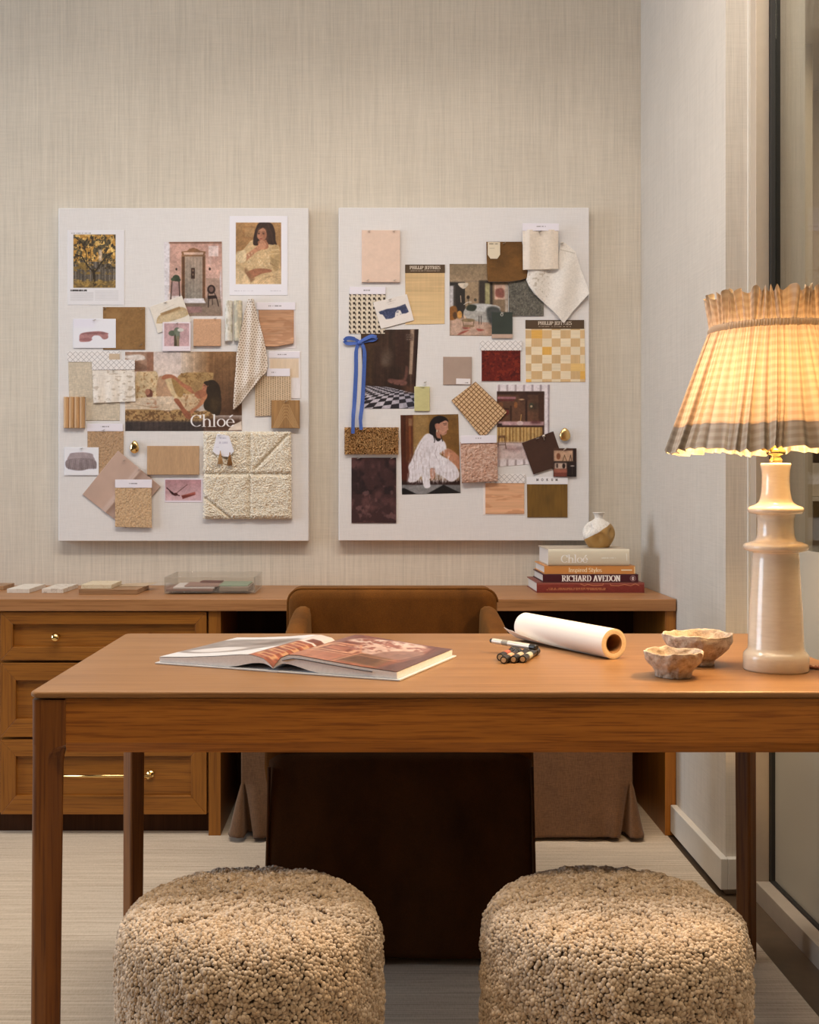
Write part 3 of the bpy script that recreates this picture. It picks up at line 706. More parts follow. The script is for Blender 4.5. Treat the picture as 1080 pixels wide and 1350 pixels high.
def stool(px, d, label):
    x = X(px, d); t = thing('shearling_stool', (x, d, 0), label, 'stool', 'pair of shearling stools in front of the desk'); return t
SD = 1.885
st = stool(330.5, SD, 'round cream shearling stool tucked under the left part of the desk')
body = [(r-.004, z-.003 if z > .02 else z) for r, z in [tuple(p) for p in prof] if r > .006]
obj('body', lathe([(SR*.90, 0.0)]+body, (st.location.x, SD, 0), 72), M_under, st, smooth=True)
obj('fleece', (NV+np.array((st.location.x, SD, 0)), NF), M_shear, st, smooth=True)
st2 = st.copy(); COL.objects.link(st2); st2.location.x = X(809.5, SD); st2.rotation_euler.z = 1.9
st2['label'] = 'round cream shearling stool in front of the desk, on the side of the lamp'
for c in list(st.children):
    q = c.copy(); COL.objects.link(q); q.parent = st2
# ================================================================ table lamp
LD = 2.17; LX = X(1023, LD)
lamp = thing('table_lamp', (LX, LD, .75), 'cream glazed lamp with a gathered gingham shade, lit, at the right end of the desk', 'lamp')
def ceramic():
    t = NT('cream_glaze'); v = t.noise(t.coords((60, 60, 60)), 1.0, 3); g = t.noise(t.coords((3, 3, 9)), 1.0, 4); c = t.noise(t.coords((40, 40, 220)), 1.0, 3)
    t.col(t.ramp(t.math('ADD', t.math('MULTIPLY', g, .6), t.math('MULTIPLY', c, .4)), [(0.3, (0.70, 0.60, 0.47)), (0.6, (0.80, 0.71, 0.58))]))
    t.set(Roughness=0.22); t.b.inputs['Coat Weight'].default_value = 0.5; t.b.inputs['Coat Roughness'].default_value = 0.1
    t.b.inputs['Subsurface Weight'].default_value = 0.0
    t.bump(t.math('ADD', v, c), 0.10, 0.002); return t.m
pf = [(.030, .0), (.0575, .0), (.0592, .003), (.0595, .024), (.0585, .030), (.0555, .034), (.0515, .038), (.0502, .045), (.0488, .09), (.0466, .13), (.0440, .17), (.0421, .205), (.0413, .218),
      (.0420, .221), (.050, .2225), (.0560, .2245), (.0586, .229), (.0586, .2325), (.0560, .2365), (.046, .2395), (.0378, .242), (.0348, .247), (.0330, .254), (.0325, .270), (.0330, .283), (.0345, .288),
      (.0352, .289), (.0352, .2915), (.0375, .292), (.0470, .2935), (.0505, .2975), (.0505, .3015), (.0475, .3055), (.038, .309), (.0312, .314), (.0280, .322), (.0258, .335), (.0247, .350), (.0245, .362), (.0255, .374), (.0272, .381), (.0276, .3845), (.0262, .3875), (.012, .388)]
obj('lamp_base', lathe(pf, (LX, LD, .75), 96), ceramic(), lamp, smooth=True)
fit = join(lathe([(.011, .388), (.012, .389), (.012, .394), (.0095, .396), (.0095, .402), (.0165, .404), (.0175, .407), (.0175, .411), (.016, .413), (.013, .416), (.013, .44), (.011, .445)], (LX, LD, .75), 32),
           cyl((LX-.010, LD-.008, 1.163), (LX-.026, LD-.014, 1.166), .0045, .0045, 14), sphere((LX-.027, LD-.0145, 1.1662), .0062, n=14, m=8))
o = obj('lamp_fitting', fit, M_brass, lamp, smooth=True); o['label'] = 'brass bulb holder with a small turn switch'
def emit(name, c, st):
    t = NT(name); e = t.new('ShaderNodeEmission'); e.inputs['Color'].default_value = (*c, 1); e.inputs['Strength'].default_value = st
    t.link(e.outputs[0], t.out.inputs['Surface']); return t.m
bulb = obj('bulb', lathe([(.012, .0), (.0135, .012), (.022, .032), (.0285, .052), (.028, .068), (.020, .083), (.008, .090), (.001, .091)], (LX, LD, 1.212), 24), emit('lamp_filament', (1.0, 0.62, 0.27), 540), lamp, smooth=True)
def shade_mat(name, dens, tl):
    t = NT(name); a = t.new('ShaderNodeVertexColor'); a.layer_name = 'Col'
    d = t.new('ShaderNodeBsdfDiffuse'); r = t.new('ShaderNodeBsdfTranslucent'); t.link(a.outputs['Color'], d.inputs['Color'])
    t.link(t.mix(1.0, a.outputs['Color'], tl, 'MULTIPLY'), r.inputs['Color'])
    m = t.new('ShaderNodeMixShader'); m.inputs[0].default_value = dens; t.link(d.outputs[0], m.inputs[1]); t.link(r.outputs[0], m.inputs[2])
    n = t.new('ShaderNodeBump'); n.inputs['Strength'].default_value = 0.2; n.inputs['Distance'].default_value = 0.0006
    t.link(t.noise(t.coords((900, 900, 900)), 1.0, 2), n.inputs['Height']); t.link(n.outputs[0], d.inputs['Normal'])
    t.link(m.outputs[0], t.out.inputs['Surface']); return t.m
M_shade = shade_mat('gingham_cotton', 0.55, (0.125, 0.094, 0.065, 1)); M_band = shade_mat('gathered_cotton', 0.12, (0.15, 0.11, 0.075, 1)); M_hem = shade_mat('gingham_hem', 0.55, (0.20, 0.15, 0.10, 1))
NS = 900
TH = np.linspace(0, 2*PI, NS, endpoint=False)
prng = np.random.default_rng(11)
edges = np.sort(np.cumsum(0.6+prng.random(46))); edges = edges/edges[-1]*2*PI
ph = np.interp(TH, np.concatenate([[0], edges]), np.arange(47))            # pleat number, irregular widths
saw = ph % 1.0; pamp = 0.55+0.9*prng.random(48)[ph.astype(int) % 46]
knife = np.where(saw < .8, saw/.8, (1-saw)/.2)*pamp
soft = 0.5+0.5*np.sin(2*PI*ph*1.0+1.3*np.sin(TH*5))
fine = np.sin(TH*150+2*np.sin(TH*13))
def gingham(th, v, k=1.0):
    """woven check of taupe on cream; th carries the cloth, v the height in metres"""
    u = ph*1.5; a = np.clip(.5+1.4*np.sin(2*PI*u), 0, 1); b = np.clip(.5+1.4*np.sin(2*PI*v/.0140+.5*np.sin(ph*2.1)), 0, 1)
    f = np.clip((a+b)/2*.62*k, 0, 1); c0 = np.array((0.88, 0.80, 0.69)); c1 = np.array((0.46, 0.36, 0.28))
    c = c0*(1-f[:, None])+c1*f[:, None]
    fold = np.clip(1-np.abs(saw-.86)/.12, 0, 1)*(pamp > .8)+.7*np.clip(1-np.abs(np.mod(ph*1.9+.3, 1)-.5)/.16, 0, 1)*np.clip(np.sin(ph*3.1), 0, 1)  # darker lines painted where doubled folds would dim the lamplight
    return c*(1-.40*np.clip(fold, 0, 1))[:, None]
def shade_shell(zs, off=0.0, ruffle=False, k=1.0):
    V = []; C = []
    for z in zs:
        if not ruffle:
            t = np.clip((1.388-z)/(1.388-1.158), 0, 1); R0 = .1195+(.1990-.1195)*t**0.96
            am = .003+.0125*t**1.1; r = R0+am*(0.65*knife+0.35*soft)-am*.4+.0010*fine*(1-t)+off
            zz = z+(.0055*(knife-.5)+.004*np.sin(TH*7+1))*t**3; dr = t*(.045*np.sin(TH*5+1)+.03*np.sin(TH*13+2*t))
        else:
            t = np.clip((z-1.392)/.056, 0, 1); r = .1185+.004*t+(.0012+.0062*t)*(np.sin(ph*2*PI*1.35+1.5*np.sin(ph*.9))*.8+.4*np.sin(ph*2*PI*.6))+.0008*fine*(1-t)
            zz = z+t*.006*np.sin(ph*2*PI*.9+.6); dr = t*.05*np.sin(TH*11)
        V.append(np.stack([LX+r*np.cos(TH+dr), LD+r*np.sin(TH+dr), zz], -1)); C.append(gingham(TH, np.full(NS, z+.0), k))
    V = np.concatenate(V); C = np.concatenate(C); m = len(zs); i = np.arange(m-1)[:, None]*NS; j = np.arange(NS)[None]; j2 = (j+1) % NS
    Fq = np.stack([i+j, i+j2, i+NS+j2, i+NS+j], -1).reshape(-1, 4); return V, Fq, C
V, Fq, C = shade_shell(np.linspace(1.160, 1.380, 96))
sh = obj('lamp_shade', (V, Fq), M_shade, lamp, smooth=True)
def setcol(o, C):
    ca = o.data.color_attributes.new('Col', 'FLOAT_COLOR', 'POINT'); c4 = np.ones((len(C), 4), np.float32); c4[:, :3] = C; ca.data.foreach_set('color', c4.ravel())
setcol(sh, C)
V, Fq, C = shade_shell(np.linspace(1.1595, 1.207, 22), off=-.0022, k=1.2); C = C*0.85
hm = obj('hem', (V, Fq), M_hem, sh, smooth=True); setcol(hm, C); hm['label'] = 'darker double hem round the lower rim'
V, Fq, C = shade_shell(np.linspace(1.392, 1.448, 26), ruffle=True)
rf = obj('ruffle', (V, Fq), M_shade, sh, smooth=True); setcol(rf, C)
zs = np.linspace(1.378, 1.394, 9); V = []; 
for z in zs:
    r = .1185+.0035*np.sqrt(np.clip(1-((z-1.386)/.0085)**2, 0, 1))+.0016*np.sign(np.sin(TH*140+2*np.sin(TH*9)))*np.clip(1-abs((z-1.386)/.009), .2, 1); V.append(np.stack([LX+r*np.cos(TH), LD+r*np.sin(TH), np.full(NS, z)], -1))
V = np.concatenate(V); i = np.arange(8)[:, None]*NS; j = np.arange(NS)[None]; Fq = np.stack([i+j, i+(j+1) % NS, i+NS+(j+1) % NS, i+NS+j], -1).reshape(-1, 4)
gb = obj('gathered_band', (V, Fq), M_band, sh, smooth=True); setcol(gb, np.ones((len(V), 3))*np.array((0.50, 0.40, 0.30)))
# braided flex behind the base
def braid():
    pth = smoothcurve([(LX+.05, LD+.02, .7545), (LX+.078, LD-.005, .7545), (LX+.10, LD+.012, .7545), (LX+.12, LD-.02, .7545), (LX+.1235, LD-.06, .7545)], 14, closed=False)
    g = []
    for s in (0, PI):
        P = []
        for i, p in enumerate(pth): P.append((p[0]+.0024*math.cos(i*.9+s), p[1]+.0024*math.sin(i*.9+s), p[2]+.0012*math.sin(i*.9+s)))
        g.append(tube(P, .0028, 8))
    return join(*g)
o = obj('flex', braid(), plain('brown_braid', (0.16, 0.05, 0.02), 0.7, raw=True), lamp, smooth=True); o['label'] = 'twisted brown fabric cord'

# ================================================================ helpers for turned things
def revolve(p0, ax, prof, n=28):
    p0 = Vector(p0); ax = Vector(ax).normalized(); a = ax.cross(Vector((0, 0, 1))).normalized(); b = a.cross(ax)
    return loft([[p0+ax*t+a*r*math.cos(2*PI*k/n)+b*r*math.sin(2*PI*k/n) for k in range(n)] for r, t in prof], True, False)
E_desk = (1.22, 1.08, 0.95)
# ---------------------------------------------------------------- paper roll
P_near = Vector((X(809.5, 2.30), 2.30, .7805)); P_far = Vector((X(693, 2.585), 2.585, .7805)); ax = (P_far-P_near); LR = ax.length; ax.normalize()
roll = thing('paper_roll', (*((P_near+P_far)/2).xy, .75), 'roll of white tracing paper on a cardboard core lying across the desk', 'paper roll')
M_paper = plain('tracing_paper', (0.80, 0.745, 0.69), 0.55, raw=True, var=0.015, nscale=20)
M_pend = plain('paper_edges_lamplit', (0.74, 0.60, 0.42), 0.8, raw=True, var=0.08, nscale=300)  # tan lamplight on the roll's ends put into their colour
M_card = plain('cardboard_core', (0.30, 0.16, 0.07), 0.85, raw=True, var=0.1)
RR = .0300
obj('paper', revolve(P_near, ax, [(RR, .0), (RR, LR*.3), (RR, LR*.7), (RR, LR)], 64), M_paper, roll, smooth=True)
obj('paper_edge', revolve(P_near, ax, [(RR, 0), (RR-.004, -.0006), (.0195, 0)], 64), M_pend, roll); obj('paper_edge', revolve(P_near, ax, [(.0195, LR), (RR, LR)], 64), M_pend, roll)
obj('core', join(revolve(P_near, ax, [(.0195, 0.0), (.0195, .0005), (.0178, .0004), (.0172, .003), (.0172, LR-.002), (.0195, LR-.001)], 48)), M_card, roll, smooth=True)
nl = Vector((-abs(ax.y), -abs(ax.x)*1.0, 0)); nl = Vector((ax.y, -ax.x, 0)); nl = nl if nl.x < 0 else -nl
rows = []
for i in range(25):
    s = i/24; base = P_near+ax*(.02+(LR-.022)*s); ln = .006+.052*s**1.4; row = []
    for j in range(13):
        t = j/12*ln*(1+.03*math.sin(i*2.1)*(j == 12)); row.append(Vector((base.x, base.y, .7508))+nl*t+Vector((0, 0, 9.0*t*t)))
    rows.append(row)
g = loft(rows, close=False, caps=False); tl = obj('loose_end', g, M_paper, roll, smooth=True); so = tl.modifiers.new('thick', 'SOLIDIFY'); so.thickness = .0004

# ---------------------------------------------------------------- markers and the pen
M_blackp = plain('black_plastic', (0.012, 0.010, 0.009), 0.35, raw=True)
M_ivory = plain('ivory_plastic', (0.55, 0.40, 0.25), 0.5, raw=True)
M_silver = plain('silver_barrel', (0.70, 0.66, 0.58), 0.35, metal=0.25, raw=True)
mdir = Vector((.36, .933, 0)); mper = Vector((.933, -.36, 0)); mr = .0076
m0 = Vector((X(659.5, 2.275), 2.275, .75+mr))
specs = [(0, 0.0, (0.42, 0.10, 0.06), 'black-capped marker with a red band, leftmost of the four under the pen'), (1, -.034, (0.62, 0.33, 0.20), 'black-capped marker that sticks out furthest towards the desk front'),
         (2, -.020, (0.55, 0.42, 0.30), 'black-capped marker third from the left in the row of four'), (3, -.010, (0.45, 0.47, 0.38), 'black-capped marker nearest the paper roll in the row of four')]
for i, q, c, lb in specs:
    p = m0+mper*(.0158*i)+mdir*q
    mk = thing('marker', (p.x, p.y, .75), lb, 'marker', 'row of dual-tip markers on the desk')
    bc = plain('marker_colour', c, 0.5, raw=True, var=0.02)
    obj('cap', revolve(p, mdir, [(.0001, .001), (.0050, .001), (.0050, 0), (mr*.9, 0), (mr, .002), (mr, .026), (mr*.82, .0275), (mr*.8, .028)], 24), M_blackp, mk, smooth=False)
    obj('cap_end', revolve(p, mdir, [(.0001, -.0006), (.0046, -.0006), (.0050, .0008)], 24), M_ivory, mk)
    obj('barrel', revolve(p, mdir, [(.0058, .027), (.0066, .030), (.0066, .098), (.0058, .100)], 24), M_blackp, mk, smooth=False)
    obj('colour_band', revolve(p, mdir, [(.0067, .033), (.00675, .0335), (.00675, .062), (.0067, .0625)], 24), bc, mk)
    obj('cap', revolve(p, mdir, [(.0055, .099), (mr, .101), (mr, .122), (mr*.9, .124), (.0001, .124)], 24), M_blackp, mk, smooth=False)
pa = Vector((X(647, 2.40), 2.40, .7735)); pb = Vector((X(708, 2.305), 2.305, .7722)); pd = (pb-pa); pl = pd.length; pd.normalize()
pn = thing('pen', (*((pa+pb)/2).xy, .766), 'silver-barrelled drawing pen lying across the row of markers', 'pen')
obj('barrel', revolve(pa, pd, [(.0001, .006), (.0048, .006), (.0056, .009), (.0056, pl-.016), (.0050, pl-.0155)], 20), M_silver, pn, smooth=False)
obj('tip_cap', revolve(pa, pd, [(.0001, 0), (.0040, .0005), (.0048, .002), (.0048, .0062)], 20), M_blackp, pn)
obj('end_cap', revolve(pa, pd, [(.0058, pl-.017), (.0058, pl-.003), (.0045, pl), (.0001, pl)], 20), M_blackp, pn)
obj('clip', revolve(pa, pd, [(.0057, .034), (.00575, .0345), (.00575, .050), (.0057, .0505)], 20), plain('pen_print', (0.30, 0.28, 0.24), 0.5, raw=True), pn)

# ---------------------------------------------------------------- two rough bowls
def bowl_mat():
    t = NT('rough_plaster'); a = t.noise(t.coords(), 55, 5, 0.7); b = t.noise(t.coords(), 240, 3)
    t.col(t.ramp(a, [(0.32, (0.30, 0.21, 0.14)), (0.46, (0.52, 0.42, 0.33)), (0.6, (0.64, 0.55, 0.46))])); t.set(Roughness=0.95)
    t.b.inputs['Specular IOR Level'].default_value = 0.1; t.bump(t.math('ADD', a, t.math('MULTIPLY', b, .4)), 0.7, 0.003); return t.m
M_bowl = bowl_mat()
def bowl(c, R, h, rb, seed, label, group):
    n = 120; prof = [(rb*.6, .0), (rb*.95, .0), (rb, .004), (rb*1.02, h*.16), (R*.70, h*.36), (R*.88, h*.58), (R*.97, h*.82), (R, h*.97), (R*.985, h*1.0), (R*.945, h*.985), (R*.90, h*.86), (R*.80, h*.62), (R*.60, h*.40), (R*.3, h*.30), (.001, h*.28)]
    pr = smoothcurve(prof, 4, closed=False); rings = []
    th = np.linspace(0, 2*PI, n, endpoint=False)
    for (r, z) in pr:
        w = max(0, z/h); nz = fbm(np.cos(th)*3.2+seed*7, np.sin(th)*3.2+z*70+seed, seed, 4)-.5; big = np.interp(((th+seed) % (2*PI)), np.linspace(0, 2*PI, 13), np.r_[np.sin(np.arange(12)*2.4+seed), np.sin(seed)])
        rr = r+(.0085*nz+.0016*big*w)*min(1, r/.02); zz = z+(.0022*big+.006*(fbm(np.cos(th)*4+seed, np.sin(th)*4, seed+3, 3)-.5))*w**2
        zz = np.maximum(zz, 0) if z > 0 else zz*0
        rings.append([(c[0]+rr[k]*math.cos(th[k]), c[1]+rr[k]*math.sin(th[k]), c[2]+zz[k]) for k in range(n)])
    return tag(obj('bowl', loft(rings), M_bowl, smooth=True), label, 'bowl', group)
bowl((X(888.5, 2.095), 2.095, .75), .0535, .046, .033, 1, 'small rough plaster bowl at the front of the pair on the desk', 'rough plaster bowls on the desk')
bowl((X(920, 2.235), 2.235, .75), .0655, .060, .031, 4, 'larger rough plaster bowl between the small bowl and the lamp', 'rough plaster bowls on the desk')

# ---------------------------------------------------------------- open picture book
BO = np.array((-.186, 2.143)); BU = np.array((.922, -.388)); BV = np.array((.388, .922))
bk = thing('open_book', (BO[0]+.06, BO[1]+.14, .75), 'large open picture book lying on the left of the desk', 'book')
def bpt(u, v, z): p = BO+BU*u+BV*v; return (p[0], p[1], z)
HT = .304
def page_z(u):           # height of the top page over the desk, u from -0.25 to 0.25
    a = abs(u)
    if u < 0: P = [(0, .0075), (.006, .014), (.02, .0245), (.045, .0295), (.07, .0285), (.12, .0225), (.19, .0165), (.247, .0135)]
    else: P = [(0, .0075), (.005, .014), (.016, .027), (.032, .0335), (.055, .0335), (.11, .0275), (.18, .0205), (.247, .0155)]
    Q = np.array(P); return .75+np.interp(a, Q[:, 0], Q[:, 1])
def under_z(u):
    a = abs(u); return .7555+.010*max(0, 1-abs(a-.045)/.045)*(a < .09)
ub = np.concatenate([np.linspace(0, .06, 26)[:-1], np.linspace(.06, .247, 40)])
M_cover = plain('pale_cover', (0.60, 0.62, 0.66), 0.5, raw=True, var=0.02); M_pages = plain('page_block', (0.80, 0.80, 0.82), 0.85, raw=True, var=0.05, nscale=200)
def cover(s):
    return hexa([bpt(s*.012, -.004, .7503), bpt(s*.2545, -.004, .7503), bpt(s*.2545, HT+.004, .7503), bpt(s*.012, HT+.004, .7503), bpt(s*.012, -.004, .7533), bpt(s*.2545, -.004, .7533), bpt(s*.2545, HT+.004, .7533), bpt(s*.012, HT+.004, .7533)])
obj('cover', cover(-1), M_cover, bk, bevel=.0008); obj('cover', cover(1), M_cover, bk, bevel=.0008)
obj('spine', loft([[bpt(-.0135, v, .7535), bpt(-.0115, v, .7503), bpt(.0115, v, .7503), bpt(.0135, v, .7535), bpt(.011, v, .7528), bpt(-.011, v, .7528)] for v in (-.004, HT+.004)]), M_cover, bk)
for s in (-1, 1):
    R = []
    for u in ub:
        zt = page_z(s*u+1e-9*s)-.0006; zb = min(zt-.001, under_z(u) if u > .004 else zt-.001)
        if u < .09: zb = min(zt-.0012, .7545+.55*max(0, zt-.7545)*max(0, 1-u/.075)**1.2+.0045*math.sin(PI*min(1, u/.09)))
        else: zb = .7537
        ex = .0035*(1-(zt-.75)/.03)*0
        R.append([bpt(s*u, 0.002, zb), bpt(s*u, 0.0, zt), bpt(s*u, HT, zt), bpt(s*u, HT-.002, zb)])
    obj('page_block', loft(R), M_pages, bk, smooth=False)
def page(s, cv, name, lift, u0=0.0):
    us = np.linspace(u0, .2475, 150); vs = np.linspace(.0, HT, 190); V = []
    Ugrid, Vgrid = np.meshgrid(us, vs)
    Zg = np.interp(Ugrid, us, [page_z(s*u+1e-9*s)+lift*min(1, u/.012) for u in us])
    P = BO[None, None]+BU*(s*Ugrid)[..., None]+BV*Vgrid[..., None]
    V = np.concatenate([P, Zg[..., None]], -1).reshape(-1, 3); n, m = Ugrid.shape; idx = np.arange(n*m).reshape(n, m)
    Fq = np.stack([idx[:-1, :-1], idx[:-1, 1:], idx[1:, 1:], idx[1:, :-1]], -1).reshape(-1, 4)
    if s < 0: Fq = Fq[:, ::-1]
    # canvas: x runs -250..250 in millimetres from the gutter, y runs 0 (near edge) .. 304
    c = cv.sample(s*Ugrid*1000, Vgrid*1000).reshape(-1, 3)
    return obj(name, (V, Fq), printed('glossy_page', 0.28, 0.45), bk, smooth=True, col=alb(c, E_desk))
# left page: grey landscape plate over a white sheet, a strip of the red interior by the gutter
cv = Cv(-250, 0, 0, 305, 1.4, (232, 222, 216))
cv.poly([(-248, 70), (-120, 60), (-60, 120), (-52, 230), (-150, 262), (-248, 246)], (150, 135, 128), 5, sm=True); cv.noise(.03, .06, .22, 3, cv.pmask([(-248, 66), (-56, 60), (-56, 262), (-248, 262)], 6))
cv.poly([(-230, 78), (-150, 70), (-120, 120), (-190, 140)], (226, 212, 204), 6, sm=True); cv.poly([(-140, 180), (-80, 150), (-70, 220)], (116, 100, 94), 6, sm=True)
cv.rect(-52, 0, 0, 305, (150, 76, 48)); cv.noise(.05, .09, .35, 9, cv.pmask([(-52, 0), (0, 0), (0, 305), (-52, 305)], 1))
for a in range(6): cv.rect(-46, 20+a*46, -12, 46+a*46, (206, 150, 104), 2); cv.rect(-40, 26+a*46, -18, 40+a*46, (150, 70, 44), 2)
cv.rect(-52, 205, -2, 305, (228, 205, 190), 3); cv.rect(-38, 215, -10, 250, (120, 62, 44), 3)
page(-1, cv, 'left_page', .0006)
# right page: red panelled room with a painted ceiling
cv = Cv(0, 0, 250, 305, 1.5, (140, 82, 62)); cv.grad(0, 0, 250, 305, (158, 92, 64), (112, 66, 58))
cv.noise(.04, .03, .18, 21)
cv.poly([(6, 6), (110, 4), (128, 150), (40, 190), (6, 120)], (170, 104, 76), 3); 
for k in range(5):
    f = 1-k*.17; cx, cy = 74, 128; cv.poly([(cx-62*f, cy-58*f), (cx+66*f, cy-50*f), (cx+58*f, cy+64*f), (cx-56*f, cy+56*f)], ((196, 136, 104), (140, 78, 56), (206, 150, 116), (128, 70, 52), (172, 104, 78))[k], 2)
cv.poly([(100, 150), (150, 120), (190, 168), (214, 250), (180, 292), (120, 268), (92, 210)], (208, 168, 148), 5, sm=True)
cv.poly([(60, 215), (130, 240), (196, 286), (150, 300), (70, 270)], (216, 182, 164), 6, sm=True)
cv.blot(.09, .07, (150, 92, 76), .52, 5, cv.pmask([(70, 140), (214, 140), (214, 300), (60, 300)], 8), .1)
cv.poly([(150, 100), (160, 180), (215, 220), (230, 150), (190, 96)], (150, 108, 92), 4, sm=True); cv.poly([(112, 20), (200, 16), (196, 110), (128, 118)], (124, 84, 58), 4); cv.poly([(126, 30), (186, 26), (184, 98), (138, 104)], (104, 68, 46), 4)
cv.line([(4, 150), (120, 96), (244, 92)], 4, (188, 126, 96), soft=1.5); cv.line([(118, 4), (126, 118), (92, 200)], 4, (196, 132, 100), soft=1.5); cv.line([(210, 96), (228, 200), (216, 300)], 3, (90, 54, 46), soft=1.5)
cv.poly([(204, 0), (250, 0), (250, 305), (224, 305), (232, 190)], (102, 66, 58), 5); cv.noise(.09, .05, .14, 31)
page(1, cv, 'right_page', .0008)
LEAF = loft([[bpt(u, -.0015, page_z(u)-.0066), bpt(u, -.0015, page_z(u)-.0052), bpt(u, .02, page_z(u)-.0052), bpt(u, .02, page_z(u)-.0066)] for u in np.linspace(.02, .20, 9)])
obj('loose_leaf', LEAF, plain('dark_leaf', (0.10, 0.09, 0.10), 0.6, raw=True), bk)

# ================================================================ on the worktop
WT = .739
E_wt = (0.90, 0.80, 0.72)
M_pw = plain('page_edges_white', (0.66, 0.62, 0.57), 0.85, raw=True, var=0.05, nscale=200)
def stack_book(name, px0, px1, ytop, ybot, pxb, dep, col, cv, label, rnd=0.0, rough=0.5):
    d = 3.80; x0, x1, z1, z0 = X(px0, d), X(px1, d), Z(ytop, d), Z(ybot, d)
    b = thing(name, ((x0+x1)/2, d+dep/2, z0), label, 'book', 'hardbacks stacked at the right end of the worktop'); m = plain(name+'_cloth', col, rough, raw=True, var=0.03, nscale=120)
    t = .0032
    obj('cover', box(x0, x1, d+.004, d+dep, z0, z0+t), m, b, bevel=.0008); obj('cover', box(x0, x1, d+.004, d+dep, z1-t, z1), m, b, bevel=.0008)
    obj('page_block', box(x0+.004, x1-.004, d+.006, d+dep-.005, z0+t, z1-t), M_pw, b)
    n, mm = max(8, int((ybot-ytop)*6)), int((px1-px0)*6)
    u, v = np.meshgrid(np.linspace(0, 1, mm), np.linspace(0, 1, n)); PX = px0+(px1-px0)*u; PY = ytop+(ybot-ytop)*v
    bul = rnd*np.sqrt(np.clip(1-(2*v-1)**2, 0, 1))+.0006*np.clip(1-abs(2*v-1)**8, 0, 1)
    n_, m_ = u.shape; xx = x0+(x1-x0)*u; zz = z1+(z0-z1)*v; yy = d+.0045-bul
    V = np.stack([xx, yy, zz], -1).reshape(-1, 3); Vb = np.stack([xx, np.full_like(xx, d+.0062), zz], -1).reshape(-1, 3)
    idx = np.arange(n_*m_).reshape(n_, m_); Fq = np.stack([idx[1:, :-1], idx[1:, 1:], idx[:-1, 1:], idx[:-1, :-1]], -1).reshape(-1, 4)
    ring = np.concatenate([idx[0, :], idx[1:, -1], idx[-1, -2::-1], idx[-2:0:-1, 0]]); j = np.arange(len(ring)); j2 = (j+1) % len(ring); N = n_*m_
    Fs = np.stack([ring[j], ring[j2], N+j2, N+j], -1); V = np.concatenate([V, Vb[ring]]); cc = cv.sample(PX, PY).reshape(-1, 3); cc = np.concatenate([cc, cc[ring]])
    o = obj('spine', (V, np.concatenate([Fq, Fs])), printed('book_spine', 0.5, 0.35), b, smooth=True, col=alb(cc, E_wt)); return b
def spine_cv(px0, px1, y0, y1, base): return Cv(px0, y0, px1, y1, 8, base)
c = spine_cv(708, 850, 768, 782, (128, 50, 40)); c.grad(708, 768, 850, 782, (128, 52, 42), (112, 40, 34)); c.noise(.5, 1.2, .12, 4)
c.rect(708, 768, 850, 770.6, (142, 74, 62), .5); 
c.scribble(721, 799, 776.6, 3.4, (176, 112, 70), .75, 5); c.line([(766, 770), (771, 772.2), (775, 770.6), (782, 772), (795, 771.6), (796, 769.6)], .8, (196, 130, 88)); c.line([(805, 770), (806, 772), (816, 772.3), (824, 770.6), (832, 772.4), (838, 769.8), (843, 772)], .8, (190, 124, 84))
stack_book('coffee_table_book', 708, 850, 768, 782, 695, .245, (0.20, 0.055, 0.040), c, 'rust-red hardback at the bottom of the book stack on the worktop')
c = spine_cv(716, 842, 757.2, 768, (66, 20, 28)); c.text('RICHARD AVEDON', 741, 766.4, 7.6, (234, 220, 208), .24, .055, width=77.5)
c.ell(835, 762.6, 3.9, 3.9, (150, 128, 122)); c.ell(835, 762.6, 3.2, 3.2, (80, 34, 40)); c.ell(835, 762.6, 1.5, 2.6, (214, 196, 186)); c.line([(834.2, 760.6), (836, 760.6)], .5, (80, 34, 40)); c.line([(834.6, 762.8), (836, 762.8)], .5, (80, 34, 40))
stack_book('photography_book', 716, 842, 757.2, 768, 700, .235, (0.062, 0.012, 0.020), c, 'dark maroon hardback with white capitals, second from the bottom of the stack')
c = spine_cv(718, 838, 746, 757, (196, 128, 66)); c.text('Inspired Styles', 750, 754.2, 5.4, (240, 214, 180), .17, .05, width=44); c.rect(819.5, 751, 834, 752.4, (240, 218, 190), .3); c.rect(836.4, 747, 838, 757, (226, 190, 140), .4)
stack_book('style_book', 718, 838, 746, 757, 703, .235, (0.58, 0.26, 0.085), c, 'orange-tan hardback with pale lettering, third up in the book stack')
c = spine_cv(723, 830, 724, 746, (206, 188, 162)); c.text('Chloé', 739.5, 741.6, 9.8, (240, 230, 216), .17, .05, width=35.5); c.scribble(793, 812, 735.5, 1.6, (228, 216, 198), .8, 2); c.line([(826, 730), (826.6, 739)], 1.0, (226, 214, 196))
stack_book('fashion_book', 723, 830, 724, 746, 711, .235, (0.50, 0.42, 0.33), c, 'thick pale grey-beige book on top of the stack, under the vase', rnd=.006)
